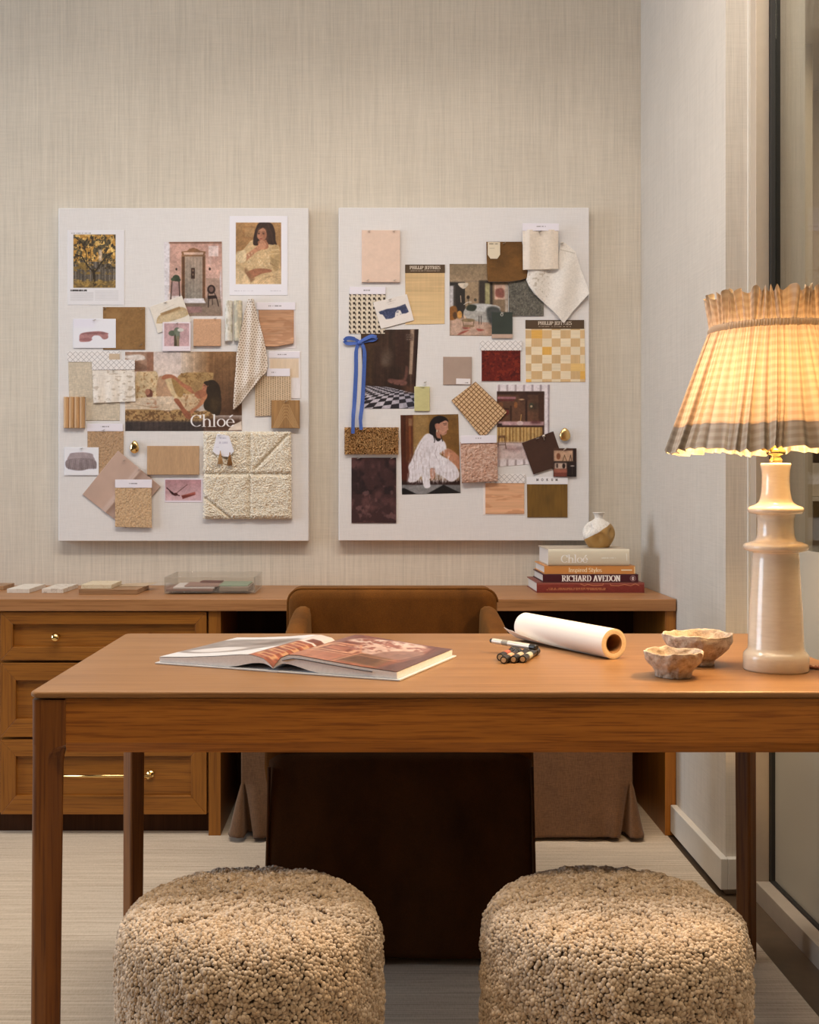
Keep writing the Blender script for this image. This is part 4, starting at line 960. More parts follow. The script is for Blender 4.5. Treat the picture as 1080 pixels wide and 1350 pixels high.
# vase
def vase_mat():
    t = NT('white_and_gold'); tc = t.new('ShaderNodeTexCoord'); sp = t.new('ShaderNodeSeparateXYZ'); t.link(tc.outputs['Object'], sp.inputs[0])
    n = t.noise(t.coords(), 22, 4); k = t.math('ADD', t.math('SUBTRACT', t.math('MULTIPLY', sp.outputs[0], 0.62), sp.outputs[2]), t.math('MULTIPLY', n, 0.012))
    m = t.math('GREATER_THAN', k, -0.054); r = t.noise(t.coords(), 160, 4)
    t.col(t.mix(m, t.ramp(r, [(0.35, (0.60, 0.56, 0.51, 1)), (0.6, (0.74, 0.70, 0.65, 1))]), (0.52, 0.32, 0.12, 1))); t.link(t.math('MULTIPLY', m, 0.72), t.b.inputs['Metallic'])
    t.link(t.ramp(m, [(0, (.85,)*3), (1, (.38,)*3)]), t.b.inputs['Roughness']); t.bump(r, 0.25, 0.002); return t.m
VC = (X(789.5, 3.90), 3.90, .8835); th = np.linspace(0, 2*PI, 72, endpoint=False); rings = []
for r, z in smoothcurve([(.010, 0), (.030, 0), (.036, .004), (.049, .026), (.0545, .046), (.050, .066), (.038, .082), (.022, .091), (.0145, .098), (.0145, .108), (.0185, .115), (.0205, .117), (.0185, .118), (.012, .112), (.010, .098)], 4, closed=False):
    ring = []
    for a in th:
        rr = r
        for da, dz, k in ((math.radians(208), .064, .020), (math.radians(318), .050, .016), (math.radians(258), .030, .012)):
            dd = ((math.atan2(math.sin(a-da), math.cos(a-da))*r)**2+(z-dz)**2)/(.0155**2); rr -= k*math.exp(-dd)
        rr += .003*math.exp(-(((a-math.radians(195)))**2/.05+(z-.050)**2/.0003)); ring.append((VC[0]+rr*math.cos(a), VC[1]+rr*math.sin(a), VC[2]+max(0, z)))
    rings.append(ring)
tag(obj('bud_vase', loft(rings), vase_mat(), smooth=True), 'small dented vase in chalk white and gold on top of the book stack', 'vase')

# stone and wood samples on the left
def stone_mat(name, c, c2):
    t = NT(name); a = t.noise(t.coords(), 90, 5, .7); t.col(t.ramp(a, [(0.36, (*c2, 1)), (0.5, (*c, 1))])); t.set(Roughness=0.6); t.bump(a, .25, .002); return t.m
M_st1 = stone_mat('white_stone', (0.68, 0.63, 0.57), (0.60, 0.54, 0.47)); M_st2 = stone_mat('speckled_stone', (0.68, 0.62, 0.55), (0.42, 0.35, 0.29)); M_st3 = stone_mat('cream_stone', (0.66, 0.57, 0.42), (0.56, 0.44, 0.28))
M_wsm = wood('sample_wood', (0.27, 0.15, 0.075), (0.42, 0.25, 0.13), 'X')
def tile(name, px0, px1, ybot, th, dep, m, label, cat, z0=WT, grp=None, skew=0.0):
    d = F*(H-z0)/(ybot-CY); x0, x1 = X(px0, d), X(px1, d)
    return tag(obj(name, hexa([(x0, d, z0), (x1, d, z0), (x1+skew, d+dep, z0), (x0+skew, d+dep, z0), (x0, d, z0+th), (x1, d, z0+th), (x1+skew, d+dep, z0+th), (x0+skew, d+dep, z0+th)]), m, bevel=.0012), label, cat, grp)
tile('wood_sample', -22, 4.5, 778, .014, .12, M_wsm, 'small wood block at the left end of the worktop, cut by the picture edge', 'sample')
tile('stone_tile', 9, 38.7, 782, .0145, .19, M_st1, 'plain white stone tile on the worktop, the first from the left', 'tile')
tile('stone_tile', 55, 83.5, 782, .0145, .19, M_st2, 'speckled white stone tile lying alone between the plain tile and the wood board', 'tile')
tile('wood_board', 103.5, 181.5, 783.5, .016, .19, M_wsm, 'flat wood board on the worktop carrying a cream stone tile', 'board')
tile('stone_tile', 107, 147.3, 776.3, .014, .15, M_st3, 'cream speckled stone tile lying on top of the wood board', 'tile', z0=WT+.0162)
sd = 3.86
sv = tag(obj('veneer_sheet', hexa([(X(157, sd), sd, .7554), (X(192, sd), sd, .7554), (X(199, sd), sd+.10, .7595), (X(157, sd), sd+.10, .7554), (X(157, sd), sd, .7566), (X(192, sd), sd, .7566), (X(201, sd), sd+.10, .7606), (X(157, sd), sd+.10, .7566)]), plain('pale_veneer', (0.50, 0.38, 0.26), 0.5, raw=True)), 'thin pale veneer sheet sticking out from the top of the wood board', 'sample')
# clear tray
def acrylic():
    t = NT('clear_acrylic'); tr = t.new('ShaderNodeBsdfTransparent'); gl = t.new('ShaderNodeBsdfGlossy'); tr.inputs['Color'].default_value = (0.95, 0.94, 0.92, 1); gl.inputs['Roughness'].default_value = 0.08
    df = t.new('ShaderNodeBsdfDiffuse'); df.inputs['Color'].default_value = (0.75, 0.72, 0.68, 1)
    m0 = t.new('ShaderNodeMixShader'); m0.inputs[0].default_value = 0.06; t.link(tr.outputs[0], m0.inputs[1]); t.link(df.outputs[0], m0.inputs[2])
    mx = t.new('ShaderNodeMixShader'); t.link(schlick(t), mx.inputs[0]); t.link(m0.outputs[0], mx.inputs[1]); t.link(gl.outputs[0], mx.inputs[2])
    t.link(mx.outputs[0], t.out.inputs['Surface']); return t.m
M_acr = acrylic()
tx0, tx1, ty0, ty1 = X(216.5, 3.75), X(336.5, 3.75), 3.75, 3.99
tr_ = thing('acrylic_tray', ((tx0+tx1)/2, 3.87, WT), 'clear acrylic tray of paper samples on the worktop left of the armchair', 'tray')
obj('base', box(tx0, tx1, ty0, ty1, WT+.004, WT+.009), M_acr, tr_, bevel=.001)
for g in (box(tx0, tx1, ty0, ty0+.005, WT+.009, WT+.056), box(tx0, tx1, ty1-.005, ty1, WT+.009, WT+.056), box(tx0, tx0+.005, ty0+.005, ty1-.005, WT+.009, WT+.056), box(tx1-.005, tx1, ty0+.005, ty1-.005, WT+.009, WT+.056)):
    obj('wall_panel', g, M_acr, tr_, bevel=.0008)
for x in (tx0+.02, tx1-.035):
    for y in (ty0+.012, ty1-.03): obj('foot', box(x, x+.015, y, y+.015, WT, WT+.004), M_acr, tr_)
bz = WT+.0096
def flat(name, px0, px1, y0, y1, z0, th, c, label, cat, rot=0.0):
    x0, x1 = X(px0, (y0+y1)/2), X(px1, (y0+y1)/2); cx, cy = (x0+x1)/2, (y0+y1)/2; P = []
    for z in (z0, z0+th):
        for a, b in ((x0, y0), (x1, y0), (x1, y1), (x0, y1)):
            u, v = a-cx, b-cy; P.append((cx+u*math.cos(rot)-v*math.sin(rot), cy+u*math.sin(rot)+v*math.cos(rot), z))
    return tag(obj(name, hexa(P), plain(name+'_print', c, 0.6, raw=True, var=.04), bevel=.0004), label, cat)
flat('brochure', 226, 286, 3.765, 3.96, bz, .006, (0.30, 0.16, 0.13), 'brown-edged brochure at the bottom of the clear tray', 'brochure')
flat('paper_pad', 233, 286, 3.775, 3.955, bz+.0064, .005, (0.66, 0.62, 0.62), 'white paper pad on the brochure in the clear tray', 'paper', .04)
flat('sample_card', 247, 291, 3.79, 3.93, bz+.0118, .004, (0.30, 0.18, 0.15), 'mauve-brown sample card on top of the white pad in the tray', 'card', .03)
flat('leather_scrap', 266, 293, 3.90, 3.95, bz+.0162, .004, (0.14, 0.045, 0.035), 'dark red leather scrap at the back of the sample pile in the tray', 'leather', -.1)
flat('sample_booklet', 294, 331, 3.775, 3.95, bz, .012, (0.33, 0.27, 0.22), 'grey-brown booklet under the green swatch in the tray', 'booklet')
flat('fabric_swatch', 292, 330, 3.80, 3.965, bz+.0125, .003, (0.25, 0.33, 0.24), 'soft green fabric swatch on the right side of the tray', 'swatch')
# ================================================================ the two pin boards
def board_mat():
    t = NT('board_linen'); v = t.noise(t.coords((620, 620, 26)), 1.0, 2); h = t.noise(t.coords((26, 26, 620)), 1.0, 2)
    f = t.math('MULTIPLY', t.math('ADD', v, h), .5); t.col(t.ramp(f, [(0.36, (0.715, 0.695, 0.70)), (0.62, (0.775, 0.755, 0.76))])); t.set(Roughness=0.9); t.b.inputs['Specular IOR Level'].default_value = 0.15
    t.bump(f, .3, .0008); return t.m
M_board = board_mat()
def pin_board(px0, px1, y0, y1, label):
    return tag(obj('pin_board', box(X(px0, BD), X(px1, BD), BD, WD-.0005, Z(y1, BD), Z(y0, BD)), M_board, bevel=.003, bseg=3), label, 'pin board', 'linen pin boards on the back wall')
pin_board(77, 407, 274, 713.5, 'linen pin board above the drawers, with the knitted swatch and quilted fleece')
pin_board(446.5, 777, 273.5, 713, 'linen pin board nearer the lamp, with the blue ribbon bow')
P_paper = printed('print_paper', 0.45, 0.35); P_matte = printed('matte_card', 0.7, 0.2); P_cloth = printed('swatch_cloth', 0.92, 0.15, 0.25, 0.5, 800); P_velvet = printed('swatch_velvet', 0.8, 0.1, 0.5, 0.3, 1200)
P_wood = printed('swatch_wood', 0.5, 0.3, 0, 0.15, 500); P_leather = printed('swatch_leather', 0.45, 0.4, 0, 0.1, 700); P_tile = printed('swatch_tile', 0.25, 0.5)
L1, L2, L3 = .0030, .0062, .0100
WH = (226, 218, 218)
M_pin = plain('steel_pin', (0.55, 0.50, 0.45), 0.3, metal=1.0, raw=True)
def pins(o, pts, h=.012):
    """little T pins that hold a sample; a part of what they hold"""
    for (px, py, off) in pts:
        p = at(px, py, BD-off)
        g = join(cyl((p.x, BD-.0001, p.z), (p.x, BD-off-.006, p.z+.001), .0008, n=8), cyl((p.x-.0055, BD-off-.006, p.z-.001), (p.x+.0055, BD-off-.006, p.z+.003), .0009, n=8))
        obj('pin', g, M_pin, o)
def item(name, label, cat, q, cv=None, off=0.0, th=.0009, mat=None, bump=None, c=None, group=None, K=2, rows=None):
    PX, PY = rows_grid(rows, K) if rows else quad_grid(q, K)
    if name in PHOTO and cv is not None: cv.photo(len(label))
    o = slab(name, PX, PY, off, th, mat or P_paper, cv, None, bump, c=c); tag(o, label, cat, group)
    if off > .002: pins(o, [(float(PX[0].mean()), float(PY[0].mean())+2, off+th+(.002 if bump else 0))])
    return o
PHOTO = ('interior_photo', 'fashion_photo', 'fashion_poster', 'portrait_print', 'magazine_page', 'picture_card')
def header(o, q, off, th=.0008, cv=None, c=WH, K=3, mat=None):
    PX, PY = quad_grid(q, K); h = slab('header', PX, PY, off, th, mat or P_matte, cv, o, c=c); h['label'] = 'printed card header'; return h
def hdr_cv(x0, y0, x1, y1, tx0=None, tx1=None, ty=None, c=WH):
    cv = Cv(x0, y0, x1, y1, 4, c)
    if tx0: cv.scribble(tx0, tx1, ty, 1.5, (120, 112, 112), .75)
    return cv
def diamonds(x0, y0, x1, y1):
    cv = Cv(x0, y0, x1, y1, 4, (226, 218, 208)); s = 3.6
    for k in (1, -1):
        m = np.abs(np.mod((cv.gx-x0)+k*(cv.gy-y0), 2*s)-s)/math.sqrt(2); cv.put(np.clip(1-m/.55, 0, 1), (150, 142, 138), .8)
    return cv
def weave(x0, y0, x1, y1, base, amp=.2, fx=1.2, fy=.25, seed=1, K=2.5):
    cv = Cv(x0, y0, x1, y1, K, base); cv.noise(fx, fy, amp, seed); cv.noise(fy, fx, amp, seed+3); cv.noise(.08, .08, amp*.4, seed+5); return cv
def grain(x0, y0, x1, y1, base, amp=.2, vert=True, seed=1, K=2.5):
    cv = Cv(x0, y0, x1, y1, K, base); cv.noise(*((.9, .03) if vert else (.03, .9)), amp, seed, o=4); cv.noise(*((.25, .015) if vert else (.015, .25)), amp*.8, seed+2); return cv

def hair_mat(name, c0, c1):
    t = NT(name); g = t.new('ShaderNodeNewGeometry'); t.col(t.ramp(g.outputs['Random Per Island'], [(0, (*c0, 1)), (1, (*c1, 1))])); t.set(Roughness=.7); return t.m
# ---------------- left board
# autumn tree page
cv = Cv(89.5, 303.5, 164, 402, 4, (222, 216, 210)).org(70, 260)
cv.scribble(94, 120, 307.5, 1.2, (150, 145, 140), .6)
cv.rect(162, 296, 494, 716, (104, 92, 62)); im = cv.pmask([(162, 296), (494, 296), (494, 716), (162, 716)])
cv.rect(162, 500, 494, 716, (112, 100, 82)); cv.rect(162, 660, 494, 716, (132, 108, 62))
for i in range(26):
    x = 168+i*12.7+4*math.sin(i*5); cv.line([(x, 500-20*math.sin(i*3)), (x+3*math.sin(i*7), 665)], 2.5+2*abs(math.sin(i*2.3)), ((70, 60, 54), (160, 150, 138), (84, 74, 62))[i % 3], .8)
cv.blot(.16, .16, (196, 146, 58), .42, 3, im*(cv.gy < 345), .1); cv.blot(.22, .2, (226, 184, 96), .56, 8, im*(cv.gy < 350), .08); cv.blot(.2, .3, (150, 120, 58), .5, 12, im*(cv.gy > 340)*(cv.gy < 362), .1); cv.blot(.4, .3, (74, 62, 44), .58, 14, im*(cv.gy < 355), .06)
tr = (66, 52, 32)
cv.line([(328, 690), (326, 620), (318, 580)], 22, tr); cv.line([(326, 600), (270, 540), (230, 470), (180, 455)], 10, tr); cv.line([(326, 600), (375, 530), (420, 470), (470, 440)], 10, tr); cv.line([(270, 540), (262, 440), (236, 370), (180, 320)], 7, tr); cv.line([(375, 535), (392, 460), (440, 400)], 6, tr)
cv.line([(318, 585), (300, 500), (296, 420)], 5, tr, .8); cv.line([(240, 480), (200, 500)], 5, tr, .8); cv.rect(362, 415, 388, 505, (208, 186, 160), 1, .8)
cv.blot(.3, .4, (186, 150, 70), .5, 22, im*(cv.gy > 368), .1, .7); cv.noise(.6, .6, .2, 2, im)
cv.scribble(93, 115, 383, 2.2, (60, 56, 52), .9, 9)
for k in range(7):
    cv.line([(138, 756+k*10), (318, 756+k*10)], 4, (196, 190, 184), .9); cv.line([(334, 742+k*12), (516, 742+k*12)], 4, (198, 192, 186), .9)
item('magazine_page', 'magazine page with a photo of a golden autumn tree above two text columns', 'page', rct(89.5, 303.5, 164, 402), cv, 0, K=3)
# suede and pink sofa card
cv = weave(136, 405, 191.5, 461, (136, 100, 58), .08, .5, .5, 4); cv.blot(.06, .06, (154, 116, 70), .5, 3, None, .2, .7)
o = item('suede_swatch', 'square golden-brown suede swatch behind the pink sofa card', 'swatch', rct(136, 405, 191.5, 461), cv, 0, .0025, P_velvet); pins(o, [(138.5, 407, .0025), (188, 408, .0025), (186.5, 455, .0025)])
cv = Cv(97, 420.5, 153, 459, 4, (226, 222, 226)).org(70, 260); cv.rect(160, 960, 330, 1030, (222, 214, 218), 3, .7)
cv.poly([(210, 1120), (222, 1080), (300, 1065), (380, 1062), (430, 1080), (436, 1115), (400, 1125), (370, 1098), (330, 1095), (310, 1110), (296, 1140), (220, 1145)], (178, 130, 122), .5, sm=True)
cv.ell(262, 1126, 48, 14, (162, 112, 106)); cv.poly([(222, 1085), (300, 1068), (420, 1072), (430, 1086), (300, 1084)], (156, 108, 102), .5, sm=True)
item('picture_card', 'white card with a small curved pink sofa on it, overlapping the suede swatch', 'card', rct(97, 420.5, 153, 459), cv, L1, K=3)
# pink room with a gilded cabinet
cv = Cv(216.5, 318, 293, 417, 4, (206, 164, 142)).org(230, 260)
cv.grad(-82, 350, 375, 640, (198, 154, 132), (208, 168, 146)); cv.rect(-82, 350, 375, 368, (150, 110, 86)); cv.rect(-82, 350, -42, 920, (214, 204, 200), 1); cv.poly([(-82, 350), (-36, 372), (-40, 700), (-60, 920), (-82, 920)], (216, 206, 202), 1)
cv.rect(250, 640, 375, 800, (176, 146, 124)); cv.rect(30, 800, 375, 940, (150, 128, 106), 1.5); cv.rect(-50, 760, 60, 940, (206, 190, 178), 2)
cv.poly([(56, 430), (100, 425), (120, 408), (150, 400), (180, 408), (205, 425), (248, 430), (240, 460), (60, 460)], (146, 104, 66)); cv.poly([(72, 436), (230, 436), (226, 456), (78, 456)], (206, 172, 146))
cv.rect(56, 458, 246, 830, (150, 110, 72)); cv.rect(84, 470, 222, 820, (166, 152, 132)); cv.grad(84, 470, 222, 820, (176, 152, 128), (150, 140, 124))
for k in range(5): cv.line([(100+k*26, 480), (100+k*26, 816)], 3, (128, 112, 92), .7)
cv.rect(62, 470, 80, 820, (112, 76, 48)); cv.rect(224, 470, 240, 820, (120, 82, 52)); cv.rect(132, 560, 162, 645, (76, 52, 38)); cv.ell(147, 580, 6, 8, (150, 120, 92)); cv.ell(147, 612, 6, 8, (150, 120, 92))
cv.poly([(76, 800), (232, 800), (250, 842), (66, 842)], (214, 206, 202), .6); cv.poly([(66, 838), (256, 838), (246, 870), (72, 870)], (136, 116, 96), .6); cv.poly([(90, 866), (214, 866), (220, 910), (96, 918)], (166, 128, 118), .6)
ch_ = (58, 38, 32); cv.ell(292, 730, 32, 36, ch_); cv.ell(292, 728, 18, 22, (128, 98, 84)); cv.poly([(262, 780), (330, 776), (340, 800), (268, 806)], ch_); cv.line([(272, 800), (268, 870)], 7, ch_); cv.line([(334, 796), (350, 862)], 7, ch_); cv.line([(300, 804), (302, 850)], 5, ch_); cv.line([(268, 760), (266, 800)], 6, ch_); cv.line([(318, 758), (332, 800)], 6, ch_)
cv.ell(16, 570, 7, 10, (60, 46, 36)); cv.ell(280, 568, 8, 11, (64, 40, 32)); cv.rect(270, 385, 348, 468, (222, 196, 182), .5); cv.rect(272, 470, 292, 545, (222, 186, 168), 1, .6)
gr = (74, 82, 58); cv.ell(14, 640, 28, 26, gr); cv.ell(-10, 650, 18, 14, (88, 98, 70)); cv.ell(34, 655, 16, 14, gr); cv.rect(-20, 672, 40, 780, (184, 150, 140)); cv.poly([(-24, 665), (-14, 665), (-24, 810), (-34, 810)], (104, 80, 66)); cv.poly([(32, 665), (42, 665), (48, 790), (38, 790)], (96, 70, 58))
cv.poly([(358, 640), (372, 560), (378, 900), (362, 760)], (206, 188, 182), .6); cv.noise(.4, .4, .1, 3)
o = item('interior_photo', 'photo of a pink room with a tall gilded cabinet and a dark chair', 'photo', [(216.5, 319), (292.5, 318.5), (293.5, 416.5), (217.5, 416.5)], cv, 0, K=3)
# fringe card
cv = Cv(196, 388, 253, 440, 4, (226, 214, 192)).org(70, 260); cv.poly([(820, 990), (850, 930), (1000, 870), (1070, 900), (1056, 940), (900, 990), (835, 1000)], (206, 178, 128), .6, sm=True); cv.poly([(850, 920), (1000, 868), (1010, 884), (860, 944)], (176, 142, 92), .6)
m = cv.pmask([(830, 985), (860, 935), (1060, 890), (1050, 940), (900, 990)]); cv.put(m*(np.mod(cv.gx*1.6+cv.gy*.5, 2) < .8), (232, 214, 176), .8); cv.line([(850, 905), (960, 850)], 2, (190, 176, 156), .8)
item('picture_card', 'tilted cream card with a strip of fringed trim on it', 'card', [(197, 405), (240, 390), (252.5, 424), (208.5, 439.5)], cv, L1, K=3)
# cactus card
cv = Cv(215, 425, 252, 463.5, 4, (228, 212, 210)).org(70, 260); cv.rect(882, 1000, 1080, 1180, (206, 168, 164)); cv.rect(960, 1080, 1000, 1180, (96, 82, 60)); cv.ell(946, 1078, 30, 22, (108, 116, 94)); cv.ell(984, 1060, 26, 28, (122, 128, 104)); cv.ell(990, 1100, 16, 40, (130, 134, 112)); cv.ell(1012, 1052, 26, 14, (206, 200, 186)); cv.rect(982, 1100, 998, 1180, (150, 132, 100)); cv.scribble(240, 250, 459.5, 1, (190, 170, 166), .6)
item('picture_card', 'small pink card with a green cactus column on it', 'card', rct(215, 425, 251.8, 463), cv, L2, K=3)
cv = weave(255, 421, 293, 457.5, (196, 152, 116), .07, .9, .9, 8); o = item('leather_tile', 'square tan leather-covered tile right of the cactus card', 'tile', rct(255.5, 421, 291.5, 456.5), cv, 0, .010, P_leather)
pins(o, [(284, 420.5, .010)])
# two rolls
def rolled(px0, px1, y0, y1, cvf, label):
    PX, PY = quad_grid(rct(px0, y0, px1, y1), 2.5); cx = (px0+px1)/2; w = (px1-px0)/2
    o = slab('fabric_roll', PX, PY, 0.0, .002, P_cloth, cvf, None, lambda a, b: np.sqrt(np.clip(1-((a-cx)/w)**2, 0, 1))*w*BD/F*1.1); return tag(o, label, 'fabric roll', 'rolled fabric samples')
cv = weave(296, 396, 308, 451, (214, 206, 188), .07, .6, .3, 4); cv.blot(.25, .12, (176, 164, 138), .6, 6, None, .08, .8); rolled(297, 306.8, 397, 450, cv, 'rolled cream wallpaper sample, the paler of the two rolls beside the pink room photo')
cv = weave(308, 396, 320, 451, (202, 188, 158), .08, .6, .3, 5); cv.blot(.3, .14, (170, 162, 140), .55, 9, None, .08, .8); rolled(308.5, 319.5, 397, 450, cv, 'rolled cream fabric sample touching the top of the knitted swatch')
# woman portrait print
cv = Cv(302.5, 285, 380, 390, 4, (228, 222, 222)).org(230, 260); cv.grad(486, 200, 845, 688, (186, 142, 84), (150, 108, 60)); cv.rect(546, 230, 640, 326, (170, 124, 70), 1); cv.rect(556, 240, 632, 316, (188, 146, 90), 1); 
cv.rect(486, 560, 845, 688, (196, 160, 110), 3)
cv.poly([(486, 450), (540, 420), (600, 350), (640, 340), (780, 370), (832, 400), (840, 580), (846, 690), (486, 690)], (206, 174, 122), .6, sm=True)
cv.poly([(630, 380), (624, 340), (640, 260), (668, 205), (720, 196), (770, 210), (796, 270), (800, 340), (808, 378), (740, 372), (690, 380)], (66, 42, 28), .5, sm=True)
cv.ell(690, 292, 40, 54, (190, 132, 92), -8); cv.poly([(660, 350), (730, 340), (742, 400), (690, 410)], (176, 118, 80), .5, sm=True); cv.poly([(640, 262), (668, 232), (700, 240), (660, 270), (648, 330)], (66, 42, 28), .5, sm=True); cv.poly([(716, 240), (736, 290), (730, 345), (756, 370), (770, 300), (740, 230)], (76, 50, 34), .5, sm=True)
cv.ell(716, 300, 16, 40, (156, 100, 68), -8, 2, .6); cv.ell(676, 312, 12, 12, (206, 140, 104), 0, 2, .6); cv.ell(690, 262, 22, 12, (206, 152, 114), 0, 2, .6); cv.line([(690, 214), (660, 262), (646, 340)], 4, (104, 70, 46), .7, 1); cv.line([(740, 215), (772, 290), (782, 360)], 5, (100, 66, 42), .7, 1); cv.line([(700, 340), (688, 372), (700, 400)], 5, (150, 100, 70), .6, 1)
for ex in (668, 704): cv.ell(ex, 288, 8, 4, (62, 38, 28)); cv.line([(ex-11, 277), (ex+10, 275)], 3, (80, 50, 36))
cv.line([(688, 290), (684, 312)], 3, (160, 104, 72)); cv.ell(686, 330, 12, 4, (160, 84, 66))
cv.poly([(550, 470), (600, 430), (650, 390), (690, 350), (716, 360), (720, 400), (690, 416), (640, 440), (570, 500)], (196, 140, 98), .5, sm=True); cv.poly([(676, 350), (700, 340), (730, 380), (700, 412), (670, 400)], (206, 148, 106), .5, sm=True)
cv.poly([(500, 440), (560, 420), (566, 500), (520, 520), (486, 480)], (222, 196, 148), .5, sm=True); cv.poly([(780, 380), (826, 400), (834, 520), (800, 590), (760, 500)], (190, 158, 104), .6, sm=True)
cv.line([(770, 420), (826, 414)], 5, (230, 206, 160), .7); cv.line([(764, 450), (828, 446)], 4, (230, 206, 160), .7); cv.line([(752, 520), (826, 560)], 5, (150, 114, 70), .6)
cv.poly([(570, 600), (640, 566), (750, 570), (766, 590), (690, 606), (620, 640), (590, 634)], (176, 118, 80), .5, sm=True); cv.poly([(560, 560), (600, 600), (640, 650), (610, 688), (560, 640)], (150, 108, 70), 1.5, .7, sm=True); cv.poly([(486, 560), (560, 600), (600, 688), (486, 688)], (220, 190, 140), .8, sm=True); cv.poly([(610, 688), (660, 640), (760, 596), (846, 590), (846, 688)], (214, 182, 130), .8, sm=True)
for k in range(4): cv.line([(640+k*20, 688), (700+k*24, 640-k*8), (840, 606+k*20)], 3, (176, 140, 92), .6)
cv.noise(.5, .5, .1, 5, cv.pmask([(486, 200), (845, 200), (845, 688), (486, 688)])); cv.blot(.5, .5, (232, 208, 160), .6, 4, cv.pmask([(560, 440), (740, 420), (760, 560), (580, 560)]), .1, .7)
cv.border(486, 200, 845, 688, (228, 222, 222)); cv.scribble(309, 334, 383.5, 1, (176, 170, 170), .7); cv.scribble(356, 371, 383.5, 1, (176, 170, 170), .7)
item('portrait_print', 'white-bordered print of a dark-haired woman in cream, hand at her chin', 'print', rct(302.8, 285, 379.3, 389.3), cv, 0, K=3.4)
# wood veneer in a folder
item('sample_folder', 'white sample folder holding a lifted sheet of wood veneer, below the portrait print', 'sample', [(341, 399), (388.5, 399), (390.5, 460), (343, 458)], None, 0, .0008, P_matte, c=(226, 216, 210)); fo = bpy.context.scene.collection.objects[-1]
header(fo, rct(338.5, 398.8, 389.5, 408.5), .0016, cv=hdr_cv(338.5, 398.8, 389.5, 408.5, 354, 372, 403.5))
cv = grain(340, 408, 389, 459, (186, 140, 104), .16, False, 5); cv.blot(.05, .25, (160, 112, 78), .55, 3, None, .1, .6)
PX, PY = rows_grid([(408.8, 341, 387.5), (450, 343, 387.5), (453, 344, 387), (457, 346, 366)], 2.5)
ve = slab('veneer', PX, PY, .0018, .0007, P_wood, cv, fo, lambda a, b: .010*np.clip((b-425)/32, 0, 1)**2); ve['label'] = 'curling pinkish wood veneer'
# second folder
cv = Cv(354, 463, 397, 526, 3, (224, 214, 206)); cv.rect(356, 473, 394, 498, (216, 192, 162), 1); cv.noise(.5, .1, .04)
o = item('sample_folder', 'cream sample folder between the veneer folder and the wood block', 'sample', rct(354, 463, 396.3, 525.5), cv, 0, .0012, P_matte); header(o, rct(354.5, 463.5, 395.5, 472), .0014, cv=hdr_cv(354.5, 463.5, 395.5, 472, 366, 378, 467.5))
# woven cane mesh
cv = Cv(335, 495, 385, 550, 4, (206, 180, 146)); m = (np.mod(cv.gx, 3.1) < 1.5)*(np.mod(cv.gy+1.2*(np.mod(np.floor(cv.gx/3.1), 2)), 2.4) < 1.3); cv.put(m.astype(float), (122, 96, 68), .9); cv.noise(.8, .8, .08)
o = item('woven_swatch', 'woven cane swatch half behind the dark wood block', 'swatch', [(336.5, 496), (384, 494), (384, 547), (336.5, 549)], cv, L1, .0015, P_cloth, K=3)
header(o, rct(352, 486, 382.5, 496.2), L1+.0016, cv=hdr_cv(352, 486, 382.5, 496.2, 358, 364, 491))
cv = grain(357, 527, 397, 566, (150, 112, 70), .14, True, 12)
for k in range(5): cv.line([(366+k*1.5-6, 566), (374+k*.4, 534+k*4), (381-k*.5, 534+k*4), (391-k*1.5+4, 566)], .7, (196, 158, 108), .8)
item('wood_block', 'square oak block with an arched grain, near the edge of the board', 'sample', rct(358.3, 528, 395.6, 564.8), cv, L2, .011, P_wood)
# fashion advertisement
cv = Cv(165, 463, 319.5, 569, 4, (198, 182, 166)).org(160, 450, 6.353)
cv.grad(30, 80, 520, 300, (208, 190, 176), (216, 196, 176)); cv.grad(500, 80, 740, 300, (214, 194, 170), (164, 122, 74), False); cv.rect(735, 80, 960, 600, (140, 100, 62), 3); cv.grad(735, 80, 1010, 620, (152, 112, 68), (108, 76, 50))
cv.noise(.5, .01, .12, 3, cv.pmask([(520, 80), (1010, 80), (1010, 560), (520, 300)])); cv.rect(510, 80, 518, 300, (186, 166, 146), 1, .6)
fl = (190, 154, 96); fd = (150, 112, 66)
cv.poly([(125, 270), (190, 255), (300, 262), (310, 470), (130, 500)], (206, 180, 134), .6, sm=True); cv.poly([(306, 320), (350, 290), (440, 330), (480, 480), (306, 470)], (188, 150, 112), .6, sm=True)
cv.poly([(490, 280), (560, 262), (750, 262), (772, 280), (760, 350), (720, 440), (520, 440), (470, 330)], (186, 150, 92), .6, sm=True)
cv.blot(.28, .3, (150, 112, 62), .54, 7, cv.pmask([(490, 262), (770, 262), (740, 440), (520, 440)], 1), .08, .8); cv.blot(.3, .3, (168, 128, 78), .6, 8, cv.pmask([(125, 262), (300, 262), (306, 490), (130, 500)], 1), .08, .8)
cv.ell(236, 440, 28, 40, (120, 74, 54)); cv.ell(220, 424, 20, 26, (176, 122, 90))
cv.poly([(30, 500), (200, 470), (430, 462), (560, 500), (520, 570), (300, 585), (120, 570), (30, 580)], (214, 192, 160), .6, sm=True)
for k in range(4): cv.line([(60+k*60, 520+k*8), (200+k*40, 545+k*6), (470, 520+k*14)], 4, (176, 146, 110), .6)
cv.blot(.2, .6, (198, 140, 98), .55, 4, cv.pmask([(200, 490), (300, 480), (310, 570), (210, 570)], 2), .1, .7)
cv.poly([(30, 590), (80, 570), (380, 585), (410, 680), (30, 690)], (178, 142, 88), .6, sm=True); cv.poly([(376, 640), (400, 590), (470, 570), (620, 590), (760, 580), (780, 660), (700, 690), (420, 690)], (184, 148, 92), .6, sm=True); cv.blot(.42, .5, (122, 88, 52), .5, 10, cv.pmask([(30, 580), (780, 580), (780, 690), (30, 690)], 1), .08, .85)
